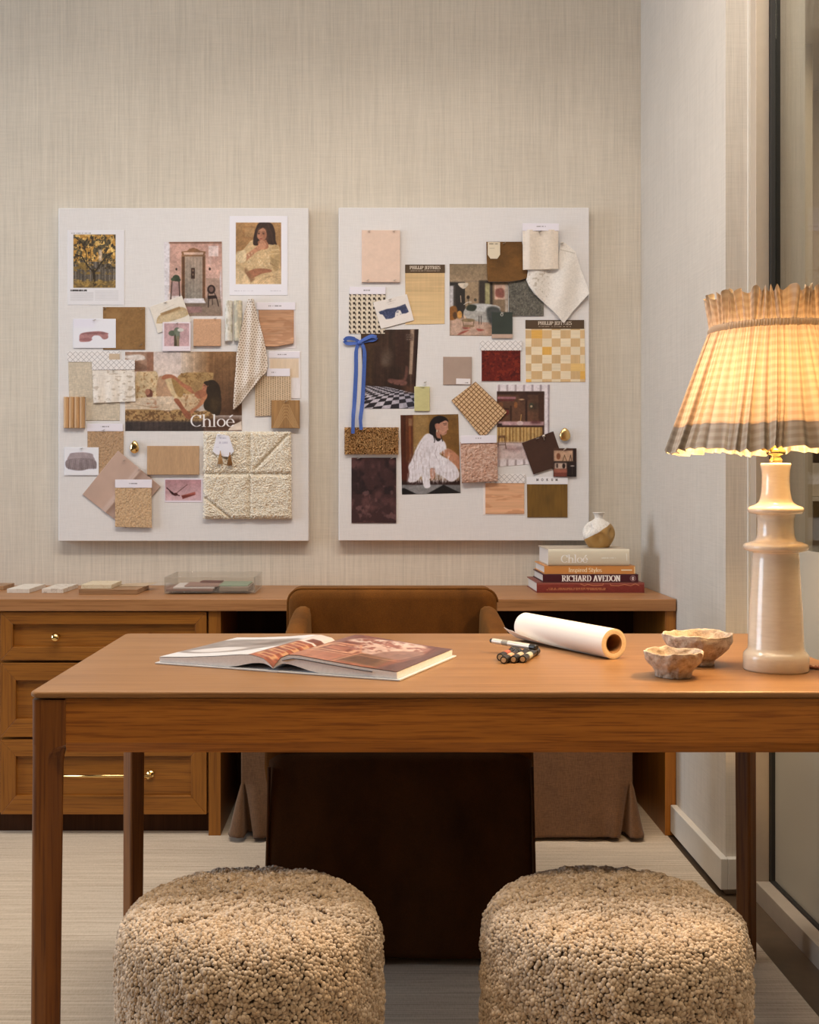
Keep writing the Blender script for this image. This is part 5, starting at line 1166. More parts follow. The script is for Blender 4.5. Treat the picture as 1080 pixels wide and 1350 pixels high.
cv.rect(30, 668, 700, 760, (80, 68, 62), 2); cv.noise(.5, .02, .16, 12, cv.pmask([(30, 672), (700, 672), (700, 760), (30, 760)])); cv.rect(690, 640, 1010, 760, (96, 66, 46), 4)
sk = (178, 116, 78)
cv.poly([(366, 300), (420, 290), (440, 400), (490, 468), (540, 440), (560, 460), (500, 490), (440, 470), (380, 360)], (206, 180, 132), .6, sm=True); cv.poly([(420, 300), (500, 330), (520, 400), (510, 470), (460, 440)], (170, 134, 76), .6, sm=True)
cv.poly([(340, 300), (372, 278), (440, 286), (520, 350), (600, 390), (640, 430), (600, 440), (500, 370), (430, 310), (350, 320)], sk, .5, sm=True)
cv.poly([(580, 350), (650, 340), (700, 380), (690, 440), (620, 440)], (176, 140, 86), .6, sm=True)
cv.poly([(500, 470), (600, 440), (680, 450), (660, 540), (600, 580), (520, 570)], (208, 178, 134), .6, sm=True); cv.blot(.4, .4, (176, 132, 84), .56, 14, cv.pmask([(500, 450), (670, 450), (650, 580), (520, 570)], 1), .1, .8)
cv.poly([(700, 420), (740, 430), (700, 510), (620, 580), (590, 610), (576, 580), (640, 530)], (196, 134, 90), .5, sm=True); cv.poly([(440, 490), (480, 484), (530, 560), (580, 610), (580, 650), (540, 640), (490, 560)], (164, 102, 68), .5, sm=True); cv.poly([(616, 430), (700, 400), (720, 440), (660, 480), (630, 470)], sk, .5, sm=True)
cv.poly([(716, 340), (770, 325), (820, 370), (838, 480), (830, 600), (790, 620), (740, 590), (700, 570), (690, 520), (720, 460), (712, 400)], (70, 54, 38), .6, sm=True); cv.ell(704, 380, 24, 36, (190, 128, 90), 15); cv.ell(780, 520, 40, 70, (98, 76, 46), 0, 3, .6); cv.poly([(690, 350), (720, 332), (740, 350), (720, 380), (712, 420), (722, 440), (750, 400)], (70, 54, 38), .5, sm=True)
cv.line([(692, 372), (702, 370)], 4, (90, 56, 40)); cv.line([(686, 398), (696, 400)], 4, (150, 76, 60))
cv.rect(30, 90, 270, 252, (168, 132, 104), .5); cv.poly([(30, 120), (160, 110), (200, 150), (110, 160), (30, 140)], (212, 196, 178), 1, sm=True); cv.poly([(30, 170), (150, 180), (240, 230), (150, 250), (30, 220)], (142, 108, 84), 1, sm=True); cv.rect(216, 92, 268, 250, (152, 106, 78), 1, .8); cv.line([(60, 130), (120, 122)], 12, (228, 214, 198), .8); cv.line([(130, 158), (190, 130)], 12, (224, 208, 192), .8)
cv.noise(.35, .35, .08, 19); cv.o = (0, 0, 1.0)
cv.poly([(302, 565), (308, 560), (318.5, 555), (319, 567), (301, 567.5)], (220, 200, 176), .5)
cv.text('Chloé', 251.0, 562.4, 15.4, (238, 230, 222), .15, .04, width=58.5)
o = item('fashion_poster', 'wide poster of a reclining woman on a floral sofa with large white lettering', 'poster', rct(165, 463.5, 319, 568.2), cv, 0, K=4); pins(o, [(311.5, 464.5, .001)])
# linen swatches
cv = weave(89, 476, 160, 556, (198, 182, 156), .09, .3, 1.2, 5)
o = item('linen_swatch', 'beige open-weave linen swatch half covered by the smaller cream cloth', 'swatch', [(90, 470), (157.5, 470), (158, 553), (116, 555)], cv, 0, .0012, P_cloth, rows=[(476, 90, 157.5), (523, 91, 158), (524, 113, 158), (554.5, 113.5, 157.5)])
PX, PY = quad_grid(rct(89, 463.5, 143, 477.2), 4); header(o, rct(89, 463.5, 158, 477.2), .0014, cv=(lambda c: c.rect(144, 466.5, 158, 474.5, (196, 172, 142)) )(diamonds(89, 463.5, 158, 477.2)), K=4)
cv = weave(122, 484, 180, 532, (224, 212, 194), .06, .2, 1.0, 8); cv.blot(.14, .3, (176, 158, 136), .62, 5, None, .06, .7); cv.noise(.25, .05, .05, 3)
o = item('cream_cloth', 'small cream embroidered cloth under a trellis-patterned header, beside the poster', 'swatch', [(122.5, 487), (178, 486), (179, 529.5), (123.5, 531.5)], cv, L1, .0016, P_cloth, bump=lambda a, b: .002+.002*np.sin(a*.35)*np.clip((b-490)/40, 0, 1))
header(o, [(122, 474.5), (178.5, 474.5), (178.5, 487.5), (122, 488)], L1+.0045, cv=diamonds(122, 474.5, 178.5, 488), K=4)
# reeded wood
PX, PY = quad_grid(rct(84.5, 523.5, 112.5, 564.5), 3); cv = grain(84, 523, 113, 565, (188, 148, 104), .10, True, 9)
o = tag(slab('reeded_wood', PX, PY, .0014, .004, P_wood, cv, None, lambda a, b: .010*np.sqrt(np.clip(1-(2*np.mod((a-84.5)/28*4, 1.0001)-1)**2, 0, 1))), 'small block of four reeded wood dowels at the edge of the board', 'sample')
# boucle with header, above
def bouc(x0, y0, x1, y1, base, seed):
    cv = Cv(x0, y0, x1, y1, 3, base); cv.blot(1.0, 1.0, tuple(v*.80 for v in base), .5, seed, None, .16, .8); cv.blot(1.1, 1.1, tuple(min(255, v*1.10) for v in base), .56, seed+4, None, .14, .7); return cv
hb = lambda a, b: .0025*(fbm(a*.55, b*.55, 3, 2)-.3)
o = item('boucle_swatch', 'tan boucle swatch under a header, half behind the card with the ottoman', 'swatch', rct(115.5, 568, 163, 625.5), bouc(115, 567, 164, 626, (178, 144, 108), 3), 0, .002, P_cloth, hb, K=2.5); header(o, rct(115, 558.7, 162.3, 568.6), .0025, cv=hdr_cv(115, 558.7, 162.3, 568.6, 133, 144, 562.5)); pins(o, [(137, 567.5, .0035)])
cv = Cv(85, 589.5, 131, 627, 4, (228, 224, 228)).org(70, 485); cv.poly([(130, 690), (150, 674), (240, 668), (310, 680), (320, 700), (318, 735), (128, 735)], (168, 152, 148), .5, sm=True); cv.poly([(124, 722), (320, 722), (346, 790), (320, 798), (280, 800), (230, 812), (160, 808), (104, 784)], (150, 134, 130), .5, sm=True)
for k in range(9): cv.line([(136+k*22, 728), (124+k*25, 800)], 4, ((120, 104, 102), (176, 160, 156))[k % 2], .8)
item('picture_card', 'white card with a grey skirted ottoman on it', 'card', rct(85.3, 589.8, 130.5, 626.6), cv, L1, K=3)
# taupe leather, set as a diamond
cv = Cv(108, 593, 214, 696, 2, (186, 156, 136)); cv.poly([(160, 672), (139, 676), (185, 620), (190, 625), (150, 684)], (150, 122, 106), 3); cv.poly([(186, 618), (213, 641), (166, 697), (140, 676)], (176, 146, 128), 1.5, .8); cv.line([(139, 675), (186, 619)], 2.2, (206, 180, 160), .8, .8); cv.noise(.04, .04, .06, 4)
o = item('leather_swatch', 'taupe leather swatch pinned as a diamond, with a crease across it', 'swatch', [(156, 594), (212, 641), (166.5, 696), (109, 652)], cv, .0025, .0016, P_leather, lambda a, b: .0035*np.exp(-(((a-139)*.765+(b-675)*.644)/4.0)**2)+.002*np.clip(((a-139)*.765+(b-675)*.644)/30, 0, 1)); pins(o, [(164, 607.5, .005)])
cv = bouc(152, 642, 202, 697, (196, 162, 122), 7)
o = item('boucle_swatch', 'straw boucle swatch under a white header, on top of the taupe leather diamond', 'swatch', [(152.7, 642.5), (200.5, 642.5), (201, 695.5), (153, 694.5)], cv, L3, .0025, P_cloth, hb, K=2.5); header(o, rct(153, 632.2, 201.3, 643), L3+.003, cv=hdr_cv(153, 632.2, 201.3, 643, 171, 182, 637.4))
def drop_knob(px, py, label, w=.0155, h=.024):
    p = at(px, py, BD); rings = []
    for k in range(13):
        a = PI*k/12; s = math.sin(a)*(1+.0*k); t = -math.cos(a); wd = w*max(s, .02)*(1-.22*t); rings.append([(p.x+wd*math.cos(b), BD-.009+.009*max(s, .02)*math.sin(b)*1.0, p.z+h*.98*t*.95) for b in np.linspace(0, 2*PI, 28, endpoint=False)])
    o = tag(obj('cabinet_pull', loft(rings), M_gold if 'matt' in label else M_brass, smooth=True), label, 'pull')
    obj('rose', cyl((p.x, BD-.0002, p.z+h*.7), (p.x, BD-.012, p.z+h*.7), .0035, .003, 14), M_gold, o); return o
drop_knob(178, 589.5, 'shiny brass drop pull fixed between the boucle swatches and the tan wood panel')
cv = grain(194, 587, 265, 628, (182, 146, 108), .035, True, 15); cv.noise(1.4, .2, .07, 3); item('wood_sample', 'flat rectangular tan wood panel beside the quilted fleece', 'sample', rct(194.6, 588, 262.8, 625.8), cv, 0, .010, P_wood)
cv = Cv(217, 631, 268, 663, 4, (228, 214, 216)).org(230, 485); cv.grad(-72, 885, 212, 1050, (190, 142, 140), (214, 178, 176)); cv.line([(-60, 950), (0, 1000), (40, 1010)], 7, (70, 32, 30)); cv.line([(4, 1000), (102, 924)], 4, (110, 66, 60)); cv.poly([(56, 1010), (164, 980), (168, 1000), (66, 1036)], (186, 104, 84), .5); cv.poly([(56, 1010), (66, 1036), (160, 1006), (168, 998)], (140, 70, 56), .5); cv.ell(10, 1000, 16, 12, (90, 44, 40)); cv.poly([(-40, 975), (-10, 985), (0, 1010), (-20, 1000)], (60, 28, 28), .5)
item('picture_card', 'small pink card with dark scissors and a red block on it', 'card', rct(217.3, 631, 267.3, 662.2), cv, 0, K=3)
# quilted shearling
def quilt(a, b):
    def seam(x0, y0, x1, y1, w):
        L = math.hypot(x1-x0, y1-y0); d = np.abs((a-x0)*(y1-y0)-(b-y0)*(x1-x0))/L; s = ((a-x0)*(x1-x0)+(b-y0)*(y1-y0))/L; out = np.clip(np.maximum(-s, s-L), 0, None); return np.exp(-((d/w)**2+(out/w)**2))
    g = np.maximum.reduce([seam(329.5, 570, 329, 684, 2.6), seam(270, 624.5, 384, 625, 2.6), seam(379, 574, 336, 619, 2.2), seam(272, 656, 305, 683, 2.2)])
    ed = np.minimum.reduce([a-268, 385.5-a, b-568, 684.5-b]); ed = np.clip(ed/5, 0, 1)**.5
    return (.016+.005*(fbm(a*.10, b*.10, 2, 2)-.5))*ed*(1-.62*g)+.003*(fbm(a*.42, b*.42, 8, 3)-.5)*ed
PX, PY = quad_grid([(268.5, 569.5), (383.5, 569.5), (385, 683), (271, 684)], 2.6); PX = PX+.9*(fbm(PX*.3, PY*.3, 3, 2)-.5)*2; 
cv = Cv(266, 567, 387, 686, 2.5, (216, 198, 168)); cv.blot(.5, .5, (226, 210, 184), .5, 4, None, .15, .7)
ql = tag(slab('quilted_fleece', PX, PY, 0, .004, P_cloth, cv, None, quilt), 'large quilted panel of cream fleece with stitched seams, at the bottom of the board', 'fleece')
rq = np.random.default_rng(21); NQ = 9000; qx = 269+115.5*rq.random(NQ); qy = 569.5+114.5*rq.random(NQ); qh = .004+quilt(qx, qy)
bmq = bmesh.new(); bmesh.ops.create_icosphere(bmq, subdivisions=1, radius=1.0); iv = np.array([v.co[:] for v in bmq.verts]); jf = np.array([[v.index for v in f.verts] for f in bmq.faces]); bmq.free()
qc = np.stack([(qx-CX)*BD/F, BD-qh-.0004, H-(qy-CY)*BD/F], -1); qs = (.0015+.0013*rq.random((NQ, 1)))*(.8+.5*rq.random((NQ, 3)))
qv = (qc[:, None]+iv[None]*qs[:, None]*(1+.2*(rq.random((NQ, len(iv), 1))-.5))).reshape(-1, 3); qf = (jf[None]+(np.arange(NQ)*len(iv))[:, None, None]).reshape(-1, 3)
cu = obj('curls', (qv, qf), hair_mat('cream_curls', (0.78, 0.71, 0.59), (0.92, 0.87, 0.77)), ql, smooth=True); cu['kind'] = 'stuff'
tg = item('paper_tag', 'white faceted paper tag with two small tassels hanging on the quilted fleece', 'tag', None, (lambda c: c.scribble(291, 300, 578, 1.2, (150, 144, 156), .7, 3).scribble(290, 302, 584, 3, (170, 162, 172), .5, 6).scribble(285, 290, 590, 1, (170, 164, 172), .6))(Cv(281, 571, 311, 604, 4, (224, 220, 224))), .0268, .0012, P_matte, rows=[(572.5, 288, 291), (575, 287, 303), (595, 282, 310), (599, 286, 306.5), (602.5, 299, 303)], K=3)
def tassel(px, py, c, nm):
    p = at(px, py, BD-.028); g = [cyl((p.x, BD-.0282, p.z+.010), (p.x, BD-.0295, p.z-.004), .0012, .0022, 8), sphere((p.x, BD-.0295, p.z-.004), .0042, n=12, m=8)]
    for i in range(34):
        a = i*2.399; r = .0036*math.sqrt(i/34); g.append(tube([(p.x+r*math.cos(a), BD-.0295+r*math.sin(a)*.6, p.z-.005), (p.x+2.0*r*math.cos(a), BD-.0295+1.0*r*math.sin(a), p.z-.020), (p.x+3.0*r*math.cos(a), BD-.0292+1.0*r*math.sin(a), p.z-.035-.003*math.sin(i*3))], [.0011, .0010, .0007], 5))
    obj('tassel', join(*g), plain(nm, c, .9, raw=True, var=.25, nscale=400), tg)
tassel(290.5, 598, (0.46, 0.27, 0.12), 'tassel_straw'); tassel(303, 600, (0.26, 0.12, 0.035), 'tassel_brown')
# hanging knitted swatch
rowsK = [(395, 327.5, 335), (403, 326, 336.5), (412, 323.5, 339), (422, 321.5, 341.5), (440, 318, 346.5), (455, 315, 350), (470, 312.5, 352.5), (484, 312, 353.5), (492, 311.5, 351), (497, 311, 345.5), (503, 310.5, 341), (512, 310, 334), (522, 309.3, 326), (532, 308.8, 318), (540, 308.5, 309.5)]
cv = Cv(306, 393, 356, 542, 4, (224, 209, 190)); u = (cv.gx*.92+cv.gy*.10); v = cv.gy-cv.gx*.12; cell = np.floor(v/3.2); m = np.exp(-((np.mod(u+1.6*np.mod(cell, 2), 3.2)-1.6)**2+(np.mod(v, 3.2)-1.6)**2)/.62); cv.put(np.clip(m*1.15, 0, 1), (118, 92, 66), .92)
cv.poly([(352, 488), (343, 496), (330, 512), (318, 530), (309, 541), (313, 522), (326, 506), (340, 494)], (150, 122, 90), 1.2, .35); cv.noise(.1, .05, .05)
PX, PY = rows_grid(rowsK, 3.2)
ks = tag(slab('knitted_swatch', PX, PY, L2+.001, .0022, P_cloth, cv, None, lambda a, b: .012*(.5+.5*np.sin((a-330+(b-400)*.06)*.42))*np.clip(1-(b-395)/200, .25, 1)+.006*np.clip((b-480)/40, 0, 1)+.006), 'hanging knitted swatch, cream with brown dots, gathered at its top', 'swatch')
pins(ks, [(331, 398, .026)])

# ---------------- right board
cv = weave(476, 303, 530, 374, (220, 190, 166), .02, .3, .3, 4); o = item('leather_sheet', 'pale pink leather panel held by four pins, above the geometric woven swatch', 'sample', rct(477, 304.2, 527.5, 372.5), cv, 0, .009, P_leather); pins(o, [(486.5, 305.5, .009), (519.5, 305.5, .009), (485, 370, .009), (520.5, 370, .009)])
cv = Cv(459, 386.5, 509, 440.5, 5, (212, 196, 170)); px_, py_ = 6.6, 6.2; row = np.floor((cv.gy-386)/py_*1.0); fx = np.mod((cv.gx-459)/px_, 1); fy = np.mod((cv.gy-386)/py_+.5*np.mod(np.floor((cv.gx-459)/px_), 2)*0+.0, 1)
m = ((fx < .45)*(fy < .52))+((fx > .42)*(fx < .62)*(fy > .30)*(fy < .8)*.75); cv.put(np.clip(m, 0, 1), (58, 46, 38), .95); cv.noise(.9, .9, .08)
o = item('houndstooth_swatch', 'black and cream geometric woven swatch under a white header', 'swatch', [(460.5, 387), (508.5, 387), (507.5, 440), (460, 440)], cv, 0, .0018, P_cloth, K=4); header(o, [(461.3, 378.5), (508.3, 378.5), (508.3, 388), (461, 388)], .002, cv=hdr_cv(461, 378.5, 508.5, 388, 479, 490, 382.8))
cv = weave(534, 359, 587, 429, (206, 172, 122), .05, .02, .7, 5); cv.grad(534, 385, 587, 429, (212, 178, 126), (222, 192, 140), True, .6); cv.noise(.02, .5, .06, 8)
o = item('wallcovering_sample', 'golden shimmering wallcovering sample under a dark header, behind the blue shape card', 'sample', [(534.3, 359), (586.2, 359), (586.2, 427), (534.5, 428)], cv, 0, .0012, P_leather)
def pj_cv(x0, y0, x1, y1, w):
    cv = Cv(x0, y0, x1, y1, 8, (84, 66, 48)); sc_ = (x1-x0); tx = (x0+x1)/2-w/2; cv.text('PHILLIP JEFFRIES', tx, y0+(y1-y0)*.545, (y1-y0)*.37, (226, 208, 184), .20, .07, width=w); cv.scribble(tx+1, tx+w-1, y0+(y1-y0)*.76, .9, (190, 170, 146), .8, 4); return cv
header(o, rct(534.2, 349, 586.6, 359.8), .0015, cv=pj_cv(534.2, 349, 586.6, 359.8, 40.5), K=7)
cv = Cv(491, 387, 547, 434.5, 4, (226, 214, 198)).org(440, 260); bl = (70, 76, 108); cv.poly([(356, 908), (420, 886), (500, 872), (566, 846), (594, 908), (572, 920), (540, 922), (528, 896), (506, 892), (488, 912), (484, 948), (462, 960), (414, 966), (388, 930), (366, 926)], bl, .4); cv.blot(.5, .5, (112, 116, 142), .56, 4, cv.pmask([(370, 900), (566, 850), (590, 910), (420, 964)]), .1, .6); cv.line([(420, 838), (490, 814)], 2, (180, 170, 160), .8); cv.line([(430, 850), (480, 834)], 2, (186, 176, 166), .8)
item('picture_card', 'tilted cream card with a faceted blue table shape, over the patterned woven swatch', 'card', [(492, 399), (536.5, 388), (545.8, 422.5), (502.5, 433.8)], cv, L1, K=3.4)
# living room photo
cv = Cv(592.5, 347.5, 671, 444, 4, (126, 106, 78)).org(600, 260); cv.grad(-44, 528, 420, 660, (142, 122, 90), (168, 142, 106)); cv.rect(-44, 660, 190, 680, (206, 180, 146), 1.5, .5); cv.rect(-44, 672, 80, 960, (58, 50, 44), 1); cv.rect(-44, 700, -2, 880, (196, 188, 182), 1); cv.rect(-12, 700, 0, 890, (64, 54, 46), 1); cv.grad(80, 672, 190, 860, (176, 150, 112), (160, 134, 100)); cv.rect(190, 660, 300, 860, (70, 58, 48), 1.5); cv.rect(238, 680, 276, 850, (170, 160, 110), 1); cv.rect(300, 680, 420, 900, (150, 124, 92), 1.5); cv.rect(312, 692, 402, 810, (206, 170, 142), .6); cv.poly([(324, 730), (380, 724), (386, 790), (326, 786)], (150, 92, 74), 1, sm=True); cv.rect(396, 690, 422, 910, (188, 170, 148), 1)
cv.poly([(30, 680), (100, 680), (100, 700), (66, 726), (30, 700)], (212, 196, 170), .5, sm=True); cv.line([(44, 780), (48, 830)], 6, (206, 180, 150))
cv.rect(-44, 950, 420, 1100, (190, 158, 132), 3); cv.poly([(-44, 880), (0, 860), (20, 900), (10, 960), (-44, 966)], (150, 98, 40), .8, sm=True); cv.ell(36, 930, 20, 32, (206, 150, 70)); cv.ell(80, 930, 14, 30, (214, 184, 150)); cv.ell(0, 935, 16, 28, (96, 66, 38))
cv.poly([(70, 900), (120, 850), (200, 840), (280, 850), (350, 870), (350, 950), (260, 990), (120, 970), (80, 940)], (176, 170, 158), .6, sm=True); cv.poly([(130, 860), (240, 845), (350, 866), (340, 905), (240, 908), (140, 890)], (196, 192, 182), .6, sm=True); cv.poly([(110, 850), (90, 890), (150, 900), (170, 860)], (60, 64, 50), .8, sm=True); cv.ell(104, 792, 12, 14, (60, 44, 34)); cv.line([(104, 806), (110, 860)], 5, (90, 80, 60)); cv.ell(160, 812, 12, 12, (84, 76, 60)); cv.line([(70, 850), (100, 830), (130, 830)], 5, (206, 196, 180))
cv.poly([(250, 880), (350, 880), (360, 1000), (280, 1010)], (84, 84, 78), 1.5, sm=True); cv.ell(105, 974, 52, 14, (142, 120, 84)); cv.line([(60, 976), (70, 1024)], 5, (120, 98, 66)); cv.line([(150, 976), (144, 1024)], 5, (120, 98, 66)); cv.ell(106, 1020, 44, 10, (150, 120, 86)); cv.line([(190, 940), (190, 1004)], 5, (66, 54, 46)); cv.line([(206, 940), (208, 1004)], 5, (66, 54, 46))
for p in ([(20, 1090), (60, 1062), (110, 1052), (70, 1074)], [(60, 1030), (120, 1034), (80, 1044)], [(170, 1040), (230, 1050), (190, 1060)]): cv.poly(p, (166, 84, 66), .8, sm=True)
cv.rect(250, 1010, 420, 1100, (168, 134, 106), 4); cv.noise(.4, .4, .1, 6)
item('interior_photo', 'photo of a living room with a grey armchair and dark walls, under the brown velvet', 'photo', [(592.8, 348), (670, 348), (670, 443), (593, 442.5)], cv, 0, K=3.4)
cv = Cv(668, 368, 719, 418, 3, (98, 92, 80)); cv.blot(.6, .6, (120, 114, 100), .52, 3, None, .1, .8); cv.blot(.5, .5, (74, 70, 62), .58, 6, None, .1, .8)
item('felt_swatch', 'dark grey-green felt swatch behind the white hanging cloth', 'swatch', [(670.5, 368), (717, 368), (716.8, 416.5), (671, 416.5)], cv, L1-.001, .0022, P_cloth)
cv = Cv(640, 318, 699, 375, 3, (104, 70, 32)); cv.noise(.05, .09, .2, 3); cv.noise(.5, .5, .08, 8)
o = item('velvet_swatch', 'brown velvet swatch with a curved lower edge and a pointed cream tag', 'swatch', None, cv, L2, .0022, P_velvet, rows=[(319.3, 641, 688), (362, 642, 696), (366, 642, 697), (370, 642.5, 686), (372.3, 645, 670)], bump=lambda a, b: .005*np.clip((b-345)/27, 0, 1)**2)
PX, PY = rows_grid([(320, 642.8, 659), (336.5, 642.8, 659), (341.8, 646.5, 655.5)], 4); t_ = slab('tag', PX, PY, L2+.0024, .001, P_matte, Cv(642, 319, 660, 342, 4, (216, 200, 170)).scribble(644.5, 656.5, 322.3, 1.2, (110, 100, 80), .9, 3).scribble(645, 652, 328, 1.5, (180, 164, 140), .6, 5), o); t_['label'] = 'pointed cream tag'
# white hanging cloth
rowsT = [(319.5, 739.5, 741.5), (323, 738, 747), (333, 736.5, 758.5), (340, 735, 760), (357, 696, 766), (362, 695, 768), (370, 693.5, 770.5), (378, 697, 773.5), (388, 704, 776), (400, 717, 765), (412, 730, 754), (426, 742, 743.5)]
cv = weave(692, 318, 778, 428, (222, 212, 196), .05, .8, .8, 4); cv.blot(.35, .35, (176, 162, 142), .58, 3, cv.pmask([(695, 358), (725, 358), (722, 400), (694, 372)], 4), .08, .7); cv.line([(738, 330), (757, 335)], .8, (160, 148, 130), .7)
o = item('hanging_cloth', 'white textured cloth hanging by one corner, pointing down at the chequered sample', 'cloth', None, cv, L2+.0005, .002, P_cloth, rows=rowsT, bump=lambda a, b: .009*(.5+.5*np.sin((a-735+(b-360)*.15)*.16))*np.clip((b-325)/30, 0, 1)*np.clip((430-b)/40, .1, 1)+.003); pins(o, [(741, 322, .014)])
cv = weave(691, 304, 736, 357, (218, 202, 180), .05, .8, .3, 14); cv.grad(691, 304, 697, 357, (232, 222, 208), (228, 216, 200), True, .6)
o = item('wool_swatch', 'cream wool swatch under a white header, overlapping the white hanging cloth', 'swatch', [(688, 305), (735, 305), (734.5, 356.5), (688.5, 357.5)], cv, .0225, .0035, P_cloth, lambda a, b: .002*np.sin((a-690)*.07*PI)); header(o, [(687.7, 296.8), (735.3, 297), (735.2, 306.5), (687.8, 306.5)], .0265, cv=hdr_cv(687.5, 296.5, 735.5, 306.8, 706, 718, 300.8)); pins(o, [(712, 305.5, .0275)])
# green tile with a hook
cv = Cv(648, 411, 677, 447, 4, (62, 66, 58)); cv.rect(648, 440.8, 677, 447, (190, 160, 138)); cv.noise(.1, .1, .04); cv.ell(661.5, 415, 2.0, 2.2, (206, 196, 180)); cv.ell(661.5, 415.2, 1.1, 1.2, (70, 74, 66)); cv.line([(660.5, 411.5), (662.5, 412.6)], .8, (206, 196, 180))
item('colour_tile', 'dark green colour tile with a small hook, overlapping the living room photo', 'tile', rct(648.4, 411.8, 675.6, 446), cv, L1, .0025, P_tile, K=4)
# chequered wallcovering
cv = Cv(692, 433, 773, 504.5, 4, (218, 186, 138)).org(600, 260)
rr_ = np.random.default_rng(5); cols = [(222, 196, 150), (206, 168, 118), (226, 204, 166), (212, 178, 128), (216, 190, 146), (200, 160, 108)]
xs = [558, 604, 690, 765, 835, 915, 990, 1034]; ys = [1040, 1052, 1118, 1184, 1248, 1316, 1376, 1440, 1465]
for i in range(8):
    for j in range(7):
        c = cols[(i*3+j*2+(i*j) % 3) % 6]; c = (226, 206, 170) if (i+j) % 2 == 0 else (206, 170, 120)
        if (i, j) in ((1, 1), (3, 2), (7, 0), (6, 6)): c = (226, 172, 84)
        if (i, j) in ((5, 6), (5, 5)): c = (222, 182, 112)
        cv.rect(xs[j], ys[i], xs[j+1], ys[i+1], (lambda g: tuple(v*g for v in c))(.96+.06*rr_.random()), .3); cv.noise(*((.9, .05) if (i+j) % 2 else (.05, .9)), .05, i*7+j, cv.pmask([(xs[j], ys[i]), (xs[j+1], ys[i]), (xs[j+1], ys[i+1]), (xs[j], ys[i+1])]))
o = item('wallcovering_sample', 'chequered straw wallcovering sample under a dark header, near the edge of the board', 'sample', [(692.8, 433), (770.8, 433), (771.8, 503.5), (693.5, 503.8)], cv, 0, .0014, P_wood, K=3.4); header(o, rct(692.8, 422, 770.2, 433.5), .0016, cv=pj_cv(692.8, 422, 770.2, 433.5, 44.5), K=7)
cv = Cv(634, 461, 687, 503.5, 3, (98, 26, 16)); cv.blot(.3, .3, (130, 44, 24), .55, 4, None, .12, .7); cv.blot(.35, .4, (66, 16, 12), .56, 7, None, .12, .7)
o = item('velvet_swatch', 'dark red velvet swatch under a trellis-patterned header', 'swatch', rct(635, 461, 686.2, 502.5), cv, .0008, .002, P_velvet); header(o, rct(632.8, 449.5, 687.8, 462.2), .003, cv=diamonds(632.8, 449.5, 687.8, 462.2), K=4)
PX, PY = quad_grid(rct(633.8, 461.5, 687.4, 503.8), 2); b_ = slab('backing', PX, PY, 0, .0007, P_matte, None, o, c=(228, 218, 208)); b_['label'] = 'white card backing'
# hallway photo
cv = Cv(474, 433, 553, 540, 4, (74, 52, 38)).org(440, 260); cv.grad(200, 1045, 680, 1740, (80, 56, 40), (64, 42, 32)); cv.noise(.35, .02, .25, 3); cv.poly([(610, 1045), (640, 1045), (620, 1400), (596, 1400)], (176, 150, 122), .8); cv.rect(606, 1050, 614, 1750, (150, 120, 92), 1, .6); cv.rect(640, 1045, 680, 1800, (58, 36, 28), 2); cv.rect(490, 1060, 580, 1330, (74, 46, 34), 4, .7); cv.ell(420, 1270, 40, 60, (112, 92, 74), 0, 4, .7); cv.ell(404, 1300, 24, 30, (126, 106, 86), 0, 3, .6); cv.poly([(215, 1045), (320, 1045), (310, 1480), (230, 1480)], (96, 70, 44), 3, .6)
cv.rect(570, 1080, 628, 1136, (96, 74, 60), 1, .7); cv.scribble(536, 543, 441.5, 1, (196, 178, 160), .5); cv.scribble(536, 543, 444.5, 1, (196, 178, 160), .5, 3); cv.scribble(536, 543, 447.5, 1, (196, 178, 160), .5, 4)
hw = Cv.org(cv, 440, 485)
fl = cv.pmask([(235, 140), (420, 150), (640, 200), (640, 325), (235, 325)]); X6 = (cv.gx-440)*6; Y6 = (cv.gy-485)*6; dv = np.clip((Y6-70)/250, .05, 2); uu = (X6-700)/(dv*70)+60+(1/dv)*2.6; vv = (1/dv)*6.0-(X6-240)/(dv*300)
m = (np.mod(np.floor(uu)+np.floor(vv), 2) > .5); c_ = np.where(m, 1., 0.); cv.put(fl, (52, 46, 50)); cv.put(fl*c_, (190, 180, 182)); cv.put(fl*np.clip((X6-420)/260, 0, 1)*.35, (70, 76, 100)); 
cv.poly([(440, 92), (560, 110), (590, 10), (570, -10), (548, 90), (450, 84)], (112, 74, 60), 1.0, sm=True); cv.poly([(440, 90), (570, 104), (570, 136), (520, 138), (440, 116)], (128, 86, 72), .8, sm=True); cv.line([(520, 130), (516, 180)], 6, (60, 36, 28)); cv.line([(470, 120), (466, 150)], 6, (60, 36, 28)); cv.poly([(560, 140), (630, 140), (640, 190), (570, 190)], (110, 72, 48), 3, .8); cv.noise(.4, .4, .1, 8)
item('interior_photo', 'photo of a dark panelled hall with a black and white chequered floor', 'photo', [(475.5, 435), (552, 434), (546.5, 538.5), (480.5, 539)], cv, 0, K=3.4)
